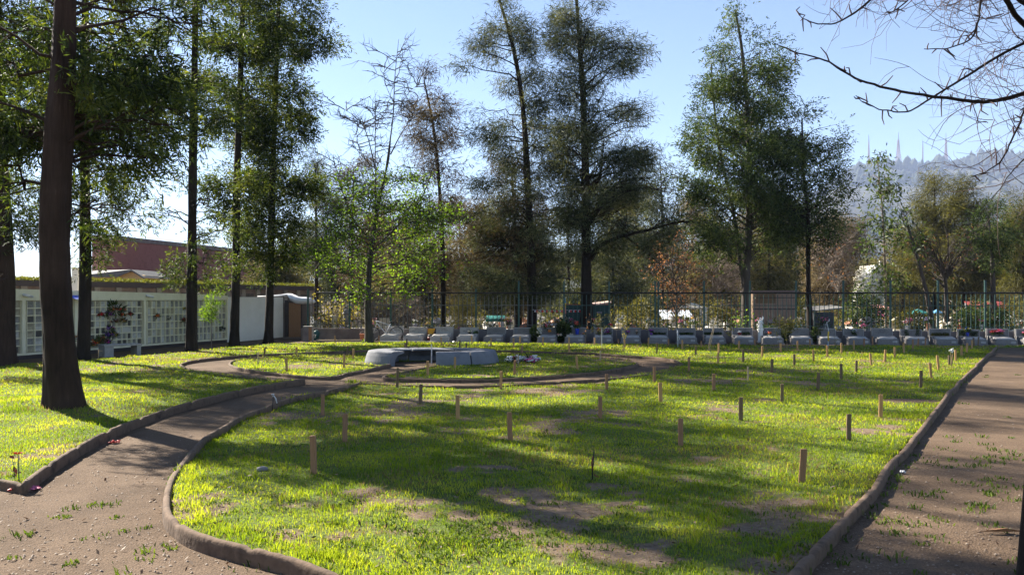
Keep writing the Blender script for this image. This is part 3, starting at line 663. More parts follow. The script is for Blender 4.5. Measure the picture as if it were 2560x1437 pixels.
# --- casuarinas and others behind the fence
tree('casuarina_tree', 'thin brownish tree behind the half bare tree, left of centre', 38.5, [(1108, 856), (1108, 700), (1100, 500), (1085, 330), (1060, 200)],
     [(165, 1050, 1062), (190, 1030, 1090), (260, 1000, 1130), (340, 1005, 1160), (430, 1040, 1160), (540, 1050, 1150), (620, 1060, 1160), (690, 1080, 1140)], kind='casu', mat='leaf_casu_brown', wpx=15, nb=90, dens=1.1, mult=.5, gap=.38, seed=8, rise=.4)
tree('casuarina_tree', 'low brownish tree seen through the half bare tree', 46, [(880, 842), (880, 650), (885, 420)], [(370, 860, 910), (430, 830, 960), (520, 820, 970), (620, 830, 960), (690, 850, 940)], kind='casu', mat='leaf_casu_brown', wpx=9, nb=50, mult=.6, seed=9)
tree('casuarina_tree', 'dark tree behind the white tarpaulin of the shed', 43, [(790, 845), (792, 650), (788, 420)], [(370, 770, 800), (430, 740, 850), (520, 735, 860), (600, 745, 850), (690, 760, 830)], kind='casu', mat='leaf_casu', wpx=12, nb=60, mult=.7, seed=10)
tree('casuarina_tree', 'tall dark casuarina with a leaning top, left of the two tallest', 38, [(1330, 850), (1328, 650), (1318, 450), (1308, 280), (1285, 130), (1245, -10)],
     [(-30, 1225, 1250), (20, 1200, 1300), (90, 1180, 1340), (110, 1130, 1330), (180, 1120, 1320), (230, 1200, 1370), (330, 1150, 1380), (390, 1170, 1390), (480, 1190, 1410), (560, 1170, 1410), (640, 1160, 1410), (720, 1180, 1390), (770, 1220, 1370)], kind='casu', mat='leaf_casu', barkm='bark_dark', wpx=24, nb=130, dens=1.25, mult=.5, gap=.43, umin=.40, fill=.65, seed=11, rise=.15)
tree('casuarina_tree', 'dense low dark tree leaning on the left of the tall casuarinas', 39.5, [(1298, 850), (1290, 650), (1280, 420)], [(360, 1230, 1320), (430, 1190, 1350), (540, 1160, 1370), (640, 1150, 1370), (720, 1170, 1350), (780, 1200, 1330)], kind='casu', mat='leaf_casu_brown', wpx=18, nb=85, dens=1.2, mult=.62, seed=12, rise=-.2)
tree('casuarina_tree', 'tallest casuarina with thick black trunk and one long right limb', 36.6, [(1467, 850), (1466, 650), (1464, 450), (1458, 250), (1448, 100), (1440, -20)],
     [(-30, 1420, 1450), (0, 1370, 1490), (50, 1360, 1540), (110, 1375, 1605), (170, 1395, 1620), (240, 1400, 1600), (300, 1390, 1630), (370, 1380, 1640), (460, 1390, 1620), (560, 1400, 1570), (650, 1420, 1530)], kind='casu', mat='leaf_casu', wpx=29, nb=165, dens=1.2, mult=.52, gap=.44, umin=.5, fill=.72, seed=13, rise=.45,
     limbs=[([(1467, 660), (1495, 618), (1550, 592), (1620, 575), (1700, 555), (1760, 560)], 13, 26), ([(1475, 560), (1520, 500), (1600, 470), (1680, 480)], 8, 22), ([(1560, 590), (1600, 620), (1650, 660)], 5, 8), ([(1467, 500), (1500, 440), (1510, 350)], 10, 6)])
tree('silk_oak_tree', 'tall twin stemmed tree left of the brown slatted shed', 36.4, [(1864, 850), (1864, 715), (1870, 600), (1874, 450), (1870, 300), (1855, 130), (1838, 25)],
     [(10, 1828, 1848), (50, 1832, 1880), (120, 1790, 1950), (180, 1760, 1975), (240, 1720, 1985), (330, 1690, 1950), (400, 1660, 1990), (480, 1650, 1990), (570, 1680, 1970), (650, 1740, 1920)], kind='frondfar', mat='leaf_green', barkm='bark_grey', wpx=21, nb=150, dens=1.05, mult=1.0, gap=.41, umin=.35, fill=.6, seed=14, rise=.5,
     stems=[([(1862, 740), (1850, 650), (1832, 520), (1800, 380), (1785, 260), (1778, 160)], 12)])
tree('silk_oak_tree', 'single trunked tree growing between graves, right of the slatted shed', 35.0, [(2027, 853), (2024, 700), (2020, 550), (2010, 420), (2005, 300)],
     [(262, 1990, 2020), (300, 1950, 2090), (370, 1915, 2110), (450, 1895, 2130), (540, 1900, 2110), (620, 1930, 2070)], kind='frondfar', mat='leaf_green', barkm='bark_dark', wpx=15, nb=85, dens=1.1, mult=.9, seed=15, rise=.5)
tree('silk_oak_tree', 'young slender tree with pale feathery leaves in front of the hill', 40, [(2216, 842), (2214, 700), (2206, 560), (2194, 400)],
     [(372, 2185, 2205), (420, 2150, 2235), (500, 2140, 2235), (560, 2150, 2240), (640, 2140, 2260), (720, 2150, 2250)], kind='broad', mat='leaf_green', barkm='bark_pale', wpx=8, nb=60, dens=.85, mult=.65, seed=16, rise=.5)
tree('cypress_tree', 'olive green pointed tree on the right in front of the hill', 60, [(2335, 810), (2335, 600), (2336, 440)], [(428, 2330, 2342), (470, 2300, 2365), (540, 2280, 2385), (620, 2265, 2395), (700, 2270, 2400)], kind='casu', mat='leaf_olive', wpx=9, nb=80, dens=1.0, mult=.7, size=1.5, seed=17)
tree('cypress_tree', 'broad olive green tree right of the pointed one', 58, [(2410, 812), (2410, 600), (2405, 460)], [(448, 2398, 2415), (500, 2360, 2450), (560, 2345, 2490), (630, 2330, 2510), (720, 2350, 2500)], kind='casu', mat='leaf_olive', wpx=10, nb=95, dens=1.0, mult=.7, size=1.5, seed=18)
tree('silk_oak_tree', 'thick straight trunk behind the fence near the right edge', 37.5, [(2487, 848), (2482, 700), (2476, 600), (2470, 540)], [(480, 2450, 2500), (560, 2430, 2540), (640, 2440, 2530), (700, 2450, 2510)], kind='frondfar', mat='leaf_green', barkm='bark_grey', wpx=16, nb=45, dens=.9, seed=19)
tree('cypress_tree', 'dark tree cut by the right edge of the photo', 52, [(2560, 820), (2560, 560)], [(470, 2540, 2600), (540, 2515, 2640), (640, 2510, 2650), (720, 2520, 2620)], kind='casu', mat='leaf_olive', wpx=12, nb=60, size=1.3, seed=20)
tree('leaning_tree', 'pale grey trunk leaning left behind the fence near the right', 38.2, [(2338, 848), (2318, 740), (2296, 650), (2280, 600), (2262, 540)], [(500, 2230, 2300), (560, 2220, 2320), (620, 2230, 2320)], kind='broad', mat='leaf_green', barkm='bark_grey', wpx=12, nb=20, dens=.8, mult=.6, seed=21, top_w=.5)
# bare ones
tree('bare_tree', 'dark many stemmed bare tree beside the pale leaning trunk', 39, [(2368, 842), (2366, 740), (2362, 690)], [(540, 2280, 2470), (600, 2270, 2480), (680, 2300, 2440)], kind='few', mat='leaf_rust', barkm='bark_grey', wpx=13, nb=34, rise=.9, twigs=4, seed=22, mult=.3, top_w=.7,
     stems=[([(2362, 700), (2340, 640), (2310, 590), (2280, 550)], 6), ([(2362, 700), (2372, 620), (2360, 560)], 5), ([(2364, 700), (2400, 640), (2430, 590), (2470, 560)], 5), ([(2364, 720), (2330, 690), (2290, 670)], 4)])
tree('bare_tree', 'bare tree keeping rust orange leaves right of the tallest casuarina', 42, [(1690, 842), (1692, 740), (1680, 660), (1685, 600)], [(570, 1600, 1700), (620, 1590, 1760), (700, 1600, 1760), (770, 1640, 1740)], kind='small', mat='leaf_rust', barkm='bark_grey', wpx=6, nb=46, rise=.8, twigs=6, mult=.32, seed=23,
     stems=[([(1690, 780), (1660, 700), (1640, 640), (1610, 600)], 3.5), ([(1692, 740), (1720, 670), (1760, 640)], 3.5)])
tree('bare_tree', 'pale bare twiggy tree left of the twin stemmed tree', 41, [(1800, 842), (1795, 760), (1790, 680), (1785, 600)], [(570, 1740, 1830), (650, 1720, 1870), (740, 1740, 1860), (790, 1760, 1840)], kind=None, barkm='bark_pale', wpx=6, nb=50, rise=.7, twigs=7, seed=24)
tree('bare_tree', 'pale bent bare tree just right of the slatted shed', 39.5, [(2140, 842), (2128, 780), (2100, 735), (2084, 700), (2072, 650), (2080, 600)], [(570, 2040, 2130), (640, 2030, 2140), (720, 2050, 2140)], kind='few', mat='leaf_rust', barkm='bark_pale', wpx=7, nb=42, rise=.7, twigs=6, mult=.3, seed=25)
tree('bare_shrub', 'tangled bare shrub behind the fence left of centre', 40, [(985, 838), (980, 790)], [(735, 900, 1060), (780, 890, 1070), (820, 900, 1060)], kind=None, barkm='bark_pale', wpx=5, nb=55, rise=.6, twigs=8, seed=26, cat='shrub')
tree('flowering_shrub', 'yellowish flowering shrub behind the fence beside the shed', 38.5, [(830, 842), (830, 800)], [(738, 800, 870), (770, 780, 890), (820, 790, 880)], kind='small', mat='leaf_yellow', barkm='bark_twig', wpx=4, nb=40, rise=.6, mult=.5, seed=27, cat='shrub')
tree('creeper_shrub', 'bright green creeper at the foot of the twin stemmed tree', 36.1, [(1852, 842), (1850, 780)], [(745, 1840, 1862), (790, 1835, 1862), (820, 1830, 1865)], kind='small', mat='leaf_bright', barkm='bark_twig', wpx=3, nb=22, mult=.8, seed=28, cat='shrub')
tree('young_conifer', 'small yellow green conifer behind the fourth headstone', 37.2, [(1158, 842), (1156, 750)], [(745, 1152, 1160), (790, 1140, 1175), (820, 1120, 1190)], kind='casu', mat='leaf_yellow', barkm='bark_twig', wpx=3, nb=22, mult=.5, size=.8, seed=29, cat='tree')
tree('evergreen_shrub', 'white flowered shrub between the slatted shed and the right edge', 38, [(2440, 842), (2438, 790)], [(760, 2400, 2480), (790, 2380, 2520), (820, 2390, 2520)], kind='small', mat='leaf_green', barkm='bark_twig', wpx=4, nb=50, mult=.8, seed=30, cat='shrub')
tree('evergreen_shrub', 'dark bushy shrub behind the fence below the white chapel', 39, [(2170, 842), (2166, 770)], [(715, 2120, 2200), (760, 2120, 2220), (810, 2130, 2220)], kind='small', mat='leaf_green', barkm='bark_twig', wpx=4, nb=50, mult=.8, seed=31, cat='shrub')
tree('evergreen_shrub', 'shrub climbing the fence just left of the twin stemmed tree', 37.6, [(1815, 842), (1812, 770)], [(735, 1790, 1850), (780, 1790, 1860), (815, 1790, 1850)], kind='small', mat='leaf_olive', barkm='bark_twig', wpx=4, nb=36, mult=.7, seed=32, cat='shrub')
# background rows: (px, D, top, halfwidth, material, density)
BG = [(700, 60, 640, 70, 'leaf_olive'), (765, 66, 560, 60, 'leaf_casu'), (985, 62, 500, 90, 'leaf_olive'), (1060, 56, 540, 70, 'leaf_olive'), (1150, 70, 500, 70, 'leaf_casu_brown'), (1215, 60, 520, 60, 'leaf_casu'), (1420, 52, 500, 60, 'leaf_casu'),
      (1530, 58, 440, 70, 'leaf_casu'), (1590, 70, 450, 80, 'leaf_olive'), (1655, 60, 400, 80, 'leaf_casu'), (1730, 72, 480, 80, 'leaf_casu_brown'), (1790, 62, 540, 60, 'leaf_olive'), (1920, 55, 500, 60, 'leaf_olive'), (1975, 66, 570, 60, 'leaf_green'), (2070, 60, 520, 60, 'leaf_casu_brown'), (2125, 72, 545, 60, 'leaf_casu_brown'),
      (2170, 64, 620, 50, 'leaf_olive'), (2255, 74, 570, 60, 'leaf_olive'), (2450, 70, 560, 60, 'leaf_olive'), (2520, 80, 560, 60, 'leaf_casu_brown'), (830, 74, 540, 60, 'leaf_casu'), (920, 70, 530, 60, 'leaf_casu_brown'), (1330, 64, 560, 80, 'leaf_casu'), (1860, 80, 520, 60, 'leaf_casu_brown')]
names = {'leaf_olive': 'olive green', 'leaf_casu': 'dark grey green', 'leaf_casu_brown': 'brownish', 'leaf_green': 'deep green'}
order_ = sorted(range(len(BG)), key=lambda i: BG[i][0])
words = ['first', 'second', 'third', 'fourth', 'fifth', 'sixth', 'seventh', 'eighth', 'ninth', 'tenth', 'eleventh', 'twelfth', 'thirteenth', 'fourteenth', 'fifteenth', 'sixteenth', 'seventeenth', 'eighteenth', 'nineteenth', 'twentieth', 'twenty-first', 'twenty-second', 'twenty-third', 'twenty-fourth', 'twenty-fifth', 'twenty-sixth']
cnt = {}
for i in order_:
    px, D, top, hw, mt = BG[i]; c = cnt.get(mt, 0); cnt[mt] = c + 1
    bot = HZ + CH * F / D
    tree('background_tree', f'{names[mt]} tree in the far row, {words[c]} of that colour from left', D, [(px, bot), (px + 2, (top + bot) / 2), (px - 4, top + 12)],
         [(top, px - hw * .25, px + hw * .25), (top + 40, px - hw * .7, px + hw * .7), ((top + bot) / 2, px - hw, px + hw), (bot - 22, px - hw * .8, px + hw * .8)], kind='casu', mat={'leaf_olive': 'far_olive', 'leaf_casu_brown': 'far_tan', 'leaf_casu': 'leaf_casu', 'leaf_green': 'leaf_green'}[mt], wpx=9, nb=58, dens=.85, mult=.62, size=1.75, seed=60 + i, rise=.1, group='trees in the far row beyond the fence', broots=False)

# --- foreground bare tree at top right
def bare_overhang():
    rng = np.random.default_rng(77); D = 6.6; k = D / F
    tx = (2668 - 1280) / F * 5.2
    root = empty('bare_tree', (tx, 5.2, 0), 'leafless tree at the right edge with branches overhanging the top right sky', 'tree')
    inv = __import__('mathutils').Matrix.Translation(-root.location)
    T = catmull(np.array([(tx, 5.2, -.1), (tx + .07, 5.24, 1.0), (tx + .17, 5.35, 2.2), (tx + .27, 5.55, 3.4), (tx + .33, 5.85, 4.7), (tx + .30, 6.2, 6.2), (tx + .36, 6.5, 8.2)]), 6)
    V, Fq = tubes(T[None], np.interp(np.linspace(0, 1, len(T)), [0, .3, .55, .8, 1], [.27, .20, .14, .07, .015])[None], 14); np_mesh('trunk', V, Fq, M['bark_dark'], root, smooth=True).matrix_parent_inverse = inv
    def AD(a, b, d=D): return A(a, b, d)
    main = [([(2720, 160), (2640, 205), (2540, 240), (2470, 255), (2400, 257), (2330, 247), (2230, 229), (2130, 200), (2060, 165), (1990, 140), (1930, 117)], 13, 2.2),
            ([(2720, 30), (2640, 75), (2560, 108), (2500, 140), (2430, 185), (2380, 215), (2330, 246), (2285, 272), (2220, 275), (2170, 260), (2143, 237)], 9, 1.8),
            ([(2590, 190), (2556, 240), (2548, 290), (2520, 350), (2490, 405), (2460, 430), (2428, 442)], 8, 2),
            ([(2300, -160), (2230, -60), (2170, 5), (2120, 45), (2070, 68), (2010, 60), (1985, 40)], 9, 1.5), ([(2700, 250), (2580, 90), (2485, -30), (2430, -140)], 17, 10),
            ([(2480, -60), (2450, 40), (2430, 95), (2380, 115), (2320, 117)], 7, 2), ([(2680, 120), (2580, 20), (2500, -40)], 16, 9), ([(2330, -80), (2280, -10), (2240, 25), (2220, 35)], 6, 2), ([(2660, 330), (2600, 370), (2540, 420), (2480, 500)], 6, 1.5)]
    geo = []; lines = []
    for pts, w0, w1 in main:
        pts = [q for q in pts if q[0] <= 2645] if pts[0][0] > 2600 else pts
        pp_ = [AD(a, b) for a, b in pts]; d0 = np.linalg.norm(pp_[0] - pp_[-1]); far = pts[0][1] < -50
        if pts[0][1] < -50 or pts[0][0] > 2570: zt_ = min(max(pp_[0][2] - .25, 2.6), 6.0) if not far else pp_[0][2] + .4; pp_ = [np.array([np.interp(zt_, T[:, 2], T[:, j]) for j in range(3)])] + pp_
        P = catmull(np.array(pp_), 6); P[:, 1] += np.cumsum(rng.normal(0, .012, len(P))); lines.append((P, w0)); V, Fq = tubes(P[None], (np.linspace(w0, w1, len(P)) * k / 2)[None], 7); np_mesh('limb', V, Fq, M['bark_dark'], root, smooth=True).matrix_parent_inverse = inv
    # short spurs
    S, E = [], []
    for P, w0 in lines:
        for i in range(2, len(P) - 1):
            if rng.random() < .42:
                d = nrm(rand_unit(rng, 1)[0] * np.array([1, .5, 1]) + np.array([0, 0, .2])); S.append(P[i]); E.append(P[i] + d * rng.uniform(.03, .14))
    S, E = np.array(S), np.array(E); tw = np.stack([S, (S + E) / 2 + rng.normal(0, .01, S.shape), E], 1); geo.append(tubes(tw, np.repeat(np.array([[.006, .005, .003]]), len(tw), 0), 5))
    spurs = geo
    # fine curved twigs from deeper boughs at the right
    n = 240; m = 9; st = np.array([AD(rng.uniform(2440, 2780), rng.uniform(-160, 470), rng.uniform(6.5, 11)) for _ in range(n)])
    top = rng.random(n) < .38; st[top] = np.array([AD(rng.uniform(2080, 2600), rng.uniform(-220, 10), rng.uniform(6.5, 10)) for _ in range(top.sum())])
    d = rand_unit(rng, n); d[:, 0] = -np.abs(d[:, 0]) - .35; d[:, 1] *= .5; d[top, 2] -= .5; d = nrm(d); L = rng.uniform(.4, 1.0, n); P = [st]; cur = rand_unit(rng, n) * .22 + np.array([0, 0, .06])
    for j in range(m - 1):
        d = nrm(d + cur + rng.normal(0, .08, d.shape)); P.append(P[-1] + d * (L / m)[:, None])
    P = np.stack(P, 1); geo = spurs + [tubes(P, np.repeat(np.linspace(.0045, .0016, m)[None], n, 0), 3)]
    n2 = n * 3; bi = rng.integers(0, n, n2); ji = rng.integers(2, m, n2); s2 = P[bi, ji]; d2 = nrm(rand_unit(rng, n2) + np.array([-.3, 0, .1])); l2 = rng.uniform(.12, .45, n2); c2 = rand_unit(rng, n2) * .5
    Q = np.stack([s2, s2 + d2 * (l2 * .33)[:, None], s2 + nrm(d2 + c2 * .5) * (l2 * .66)[:, None], s2 + nrm(d2 + c2) * l2[:, None]], 1); geo.append(tubes(Q, np.repeat(np.array([[.0022, .002, .0016, .001]]), n2, 0), 3))
    V, Fq = cat_geo(geo); np_mesh('twigs', V, Fq, M['bark_twig'], root).matrix_parent_inverse = inv
bare_overhang()
print('tree faces', tree.faces)
#PART2
# ================================================================== OBJECTS
from mathutils import Matrix
def part(mb, name, mat, root, smooth=False):
    """mb in world coordinates, becomes a child of root (root may be rotated)"""
    o = mb.build(name, mat, root, smooth)
    o.matrix_parent_inverse = (Matrix.Translation(root.location) @ root.rotation_euler.to_matrix().to_4x4()).inverted()
    return o
def sub(mb, name, mat, par, smooth=False):
    o = mb.build(name, mat, par, smooth); return o
ORD = words
# ---------------- row frame (graves, low wall, fence)
RO = np.array([-4.6, 35.0]); al = math.atan(.13); RT = np.array([math.cos(al), -math.sin(al)]); RB = np.array([math.sin(al), math.cos(al)])
def row_u(px, off):
    k = (px - 1280) / F; o = RO + RB * off
    return (k * o[1] - o[0]) / (RT[0] - k * RT[1])
def rowP(u, off, z): p = RO + RT * u + RB * off; return np.array([p[0], p[1], z])
def row_at(px, off, z=0): return rowP(row_u(px, off), off, z)
def rowM(p): return rowP(p[0], p[1], p[2])

# ---------------- stakes
ST = """645 881 911 p;661 873 896 d;717 893 927 f;742 868 893 f;837.5 839 858 b;860 886 922 f;868 865 886 d;882.5 873 898 f;948 838 855 b;992.7 920 968 d;1013 857 873 b;1016 847 872 d;1070 905 941 f;1103 842 864 f;1137 894 923 f;1149 849 876 d;1165.5 856 878 d;1191 868 886 b;1180 839 858 f;1228 844.5 866 f;1252.5 928 973 f;1050 958 1007 k;1145 989 1048 f;806 982 1035 b;862.5 1032 1103 b;785 1100 1196 b;1275 1034 1106 b;
1285 845 871 f;1300 840 859 f;1305.5 864.6 886 b;1295 884.6 912.7 p;1286 902.7 939 b;1357 842 865.6 f;1423 842 880 f;1487 846 864.6 f;1500.5 876 901 p;1545.5 846 861 b;1562 848 870 f;1620.7 844.6 865 f;1642 858 885 d;1444 894.6 927 f;1516.7 938 978 b;1636 914.7 954 b;1652 958 1006.6 f;1705.8 850 874 f;1671 848 865 b;1738.7 866 889 d;1753.5 851 867.6 b;1796.8 859.6 886 f;1794.8 881 907 f;1722 895 930 b;1783.7 931.5 974.6 b;1870 916.5 953 p;1858 876 904.7 d;1905 866 892 f;1847 850.6 872.6 f;1888 850 865 b;1852 992 1050.5 k;1500 996.6 1051.7 b;1701.6 1044.7 1112.6 b;
1929.5 897 932 d;1951.8 858 882.6 f;1985.6 884.6 913.4 d;1993.4 852 874.6 f;2025 847 865.6 b;2034 875.6 905.7 f;2068.5 865 893 f;2044.5 932 976 d;1954.6 960 1008 k;2104 858 884.4 f;2103 908.4 947.8 d;2134.7 849.6 873.4 f;2159.7 846 866 b;2140.4 900 929.7 d;2182 842.5 863.6 b;2178.8 882.6 913 t;2212.3 874.6 904.7 f;2236.9 867 893 f;2260 854.6 883 f;2282 849.6 873 b;2295 847 867 b;2313.5 845 864.6 b;2301.5 927 970 d;2329 907.7 947 t;2347.6 890 926.5 t;2373 887 911.4 d;2390 874 902 f;2404 865 891.4 f;2417 858 882.6 f;2429.5 851 872.6 f;2434.8 844.5 866 d;2444.8 842.5 864 d;2202 990 1048 f;2122.6 1038 1103 d;2004 1118 1202 b"""
GRAVE_PX = [986, 1044.5, 1110, 1174, 1241, 1306.5, 1372, 1440, 1508.5, 1577, 1645, 1714, 1783, 1855, 1925, 1995, 2064, 2134, 2205, 2277, 2348.5, 2420.5, 2493, 2566]
stakes = []
for t in ST.replace('\n', '').split(';'):
    a = t.split(); stakes.append((float(a[0]), float(a[1]), float(a[2]), a[3]))
TONE = {'f': ('wood_fresh', 'orange brown'), 'p': ('wood_pale', 'pale thin'), 'b': ('wood_brown', 'brown'), 'd': ('wood_dark', 'dark weathered'), 'k': ('wood_dark', 'dark weathered'), 't': ('wood_fresh', 'tilted orange brown')}
def stake_region(px, py):
    if inpoly(np.array([px]), np.array([py]), IL)[0]: return 'inside the left half circle of grass'
    if inpoly(np.array([px]), np.array([py]), IR)[0]: return 'inside the right half circle of grass'
    if px < 935: return 'on grass left of the circle' if px < 700 else 'between the circle and the half bare tree'
    i = int(np.argmin([abs(px - g) for g in GRAVE_PX])); return f'in line with the {ORD[i]} headstone from left'
reg = {}
for i, s in enumerate(stakes): reg.setdefault(stake_region(s[0], s[2]), []).append(i)
stake_label = {}
for r, ids in reg.items():
    ids.sort(key=lambda i: -stakes[i][2])
    for n, i in enumerate(ids):
        q = '' if len(ids) == 1 else ('nearest ' if n == 0 else ('farthest ' if n == len(ids) - 1 else ORD[n] + ' nearest '))
        stake_label[i] = f'{q}{TONE[stakes[i][3]][1]} stake {r}'
rng = np.random.default_rng(3)
for i, (px, y0, y1, t) in enumerate(stakes):
    p = G(px, y1, .03); D = p[1]; k = D / F; h = (y1 - y0) * k + .04; wd = .052 if t != 'p' else .028; wd *= rng.uniform(.92, 1.1); dp = .028
    p[2] = float(lawn_h(p[:1], p[1:2])[0]) - .04 if grass_mask(p[:1], p[1:2])[0] else -.02
    rz = rng.uniform(-.25, .25); tx = rng.normal(0, .028); ty = rng.normal(0, .028)
    if t == 't': tx = -.09
    hx, hy, b = wd / 2, dp / 2, .004
    m = MB(); V = []
    hts = [0, h * .02, h * .35, h * .7, h - b, h]
    for j, z in enumerate(hts):
        e = b if j == 5 else 0; wx = rng.normal(0, .0012)
        for a, c in ((-hx + b, -hy), (hx - b, -hy), (hx, -hy + b), (hx, hy - b), (hx - b, hy), (-hx + b, hy), (-hx, hy - b), (-hx, -hy + b)):
            V.append(((a - np.sign(a) * e) + wx + tx * z / 1.0, (c - np.sign(c) * e) + ty * z, z + (rng.normal(0, .0015) if j == 5 else 0)))
    Fs = [[j * 8 + q, j * 8 + (q + 1) % 8, j * 8 + 8 + (q + 1) % 8, j * 8 + 8 + q] for j in range(5) for q in range(8)] + [list(range(40, 48)), list(range(7, -1, -1))]
    m.add(V, Fs); o = m.build('wooden_stake', M[TONE[t][0]]); o.location = tuple(map(float, p)); o.rotation_euler = (0, 0, rz)
    tag(o, stake_label[i], 'stake', 'wooden marker stakes standing in the lawn')

# ---------------- graves
def letters(root, lines, M0, mat):
    mb = MB(); r = np.random.default_rng(len(lines))
    for txt, z, sz in lines:
        cu = bpy.data.curves.new('inscription', 'FONT'); cu.body = txt; cu.size = sz; cu.align_x = 'CENTER'; cu.extrude = .002
        ob = bpy.data.objects.new('t', cu); COL.objects.link(ob); dg = bpy.context.evaluated_depsgraph_get(); me = bpy.data.meshes.new_from_object(ob.evaluated_get(dg))
        mb.add([M0((v.co.x, -v.co.z, v.co.y + z)) for v in me.vertices], [list(p.vertices) for p in me.polygons]); bpy.data.objects.remove(ob)
    return mb
GDESC = ['pale headstone with a thin cross line, first of the row beside the bicycle', 'pale headstone between the first one and the orange bag', 'pale headstone just right of the orange bag', 'headstone with a pale round melon like plant on its ledge',
         'plain headstone with a thin cross line, between melon plant and engraved cross', 'headstone with a broad cross outline on its left half', 'headstone half hidden by white flower garlands and an orange wreath', 'headstone with a big blue vase of red flowers',
         'headstone with red and purple pinwheels around it', 'headstone with two small vases hung on its face', 'headstone with a purple bouquet at its left edge', 'grey headstone behind the short white pole with a loop', 'white framed headstone behind the crossed pale canes',
         'headstone with a round dark red pot of white flowers', 'headstone with orange flowers in a white pot beside the white statue', 'white framed headstone behind the leafy sapling, left of a tree trunk', 'narrow white framed headstone right of the tree trunk, behind the yellow ribbon',
         'headstone with a leaning bunch of white and lilac flowers', 'plain white framed headstone with dark lettering across the top', 'headstone with two tall green plants on its face', 'headstone with a strip of low green hedge along its ledge',
         'headstone with a blue vase of yellow flowers near the right', 'headstone with a row of pink and red flowers', 'last headstone, cut by the right edge of the photo']
rng = np.random.default_rng(12)
def grave(i, px):
    u = row_u(px, .86); org = rowP(u, 0, 0); root = empty('grave', org, GDESC[i], 'grave', 'low stone graves in a row along the wall', rz=-al)
    tw = rng.normal(0, .022); tl = rng.normal(0, .012); Mx = lambda p: rowP(u + p[0] + tw * (p[1] - .4), p[1] - tw * p[0], p[2] + tl * p[0])
    gm = M['granite_pale'] if i < 4 else M['granite']; W = .37 if i < 12 else .385; hs = .56 + rng.normal(0, .016)  # leftmost graves carry sunlight painted into their stone colour
    bo = rng.normal(0, .01)
    part(MB().box(-.40, .40, -.06 + bo, .52, -.02, .035, M=Mx, bev=.01).box(-.37, .37, 0, .50, .035, .215, M=Mx, bev=.015), 'base_block', gm, root)
    part(MB().box(-W + .01, W - .01, .50, .84, -.02, .30, M=Mx, bev=.012), 'step', gm, root)
    # cushion slab slightly tilted and wavy
    V = []; nx, ny = 7, 4
    for a in range(nx + 1):
        for b in range(ny + 1):
            x = -.31 + .62 * a / nx; y = .05 + .40 * b / ny; z = .235 + .045 * b / ny + .010 * math.sin(a * 1.1 + i) + (.012 if 0 < a < nx and 0 < b < ny else 0); V.append((x, y, z))
    n1 = len(V); V += [(x, y, .214) for x, y, z in V]
    Fs = [[a * (ny + 1) + b, (a + 1) * (ny + 1) + b, (a + 1) * (ny + 1) + b + 1, a * (ny + 1) + b + 1] for a in range(nx) for b in range(ny)]
    ring = [a * (ny + 1) for a in range(nx + 1)] + [nx * (ny + 1) + b for b in range(1, ny + 1)] + [a * (ny + 1) + ny for a in range(nx - 1, -1, -1)] + [b for b in range(ny - 1, 0, -1)]
    Fs += [[ring[j], ring[j] + n1, ring[(j + 1) % len(ring)] + n1, ring[(j + 1) % len(ring)]] for j in range(len(ring))]
    part(MB().add([Mx(v) for v in V], Fs), 'slab', M['granite_slab'], root, True)
    part(MB().box(-W, W, .84, .95, -.02, hs, M=Mx, bev=.014), 'headstone', gm, root)
    f = .016; part(MB().box(-W + .012, W - .012, .822, .842, hs - .012 - f, hs - .012, M=Mx).box(-W + .012, -W + .012 + f, .822, .842, .30, hs - .012 - f, M=Mx).box(W - .012 - f, W - .012, .822, .842, .30, hs - .012 - f, M=Mx), 'border', M['granite_slab'], root)
    part(MB().box(.14, .30, -.006, .002, .07, .15, M=Mx), 'name_plate', M['granite_slab'], root)
    Mt = lambda p: Mx((p[0], .836 + p[1], p[2]))
    mb = letters(root, [('FAMILIA', hs - .098, .062)], Mt, M['engrave'])
    r = np.random.default_rng(i + 50); x = -.23
    while x < .22:      # second line, worn past reading
        wl = r.uniform(.012, .03)
        if r.random() < .85: mb.box(x, x + wl * .35, -.004, .001, hs - .165, hs - .165 + .038, M=Mt); mb.box(x + wl * .35, x + wl, -.004, .001, hs - .165 + r.choice([0, .016, .032]), hs - .165 + .006 + r.choice([0, .016, .030]), M=Mt)
        x += wl + .010
    part(mb, 'inscription', M['engrave'], root)
    if i in (0, 4): part(MB().box(-.278, -.270, -.004, .001, .33, hs - .05, M=Mt).box(-.31, -.238, -.004, .001, hs - .13, hs - .122, M=Mt), 'cross_mark', M['engrave'], root)
    if i == 5: part(MB().box(-.30, -.235, -.012, .001, .33, hs - .05, M=Mt).box(-.335, -.302, -.012, .001, hs - .16, hs - .105, M=Mt).box(-.233, -.20, -.012, .001, hs - .16, hs - .105, M=Mt), 'cross_mark', M['concrete_bench'], root)
for i, px in enumerate(GRAVE_PX): grave(i, px)

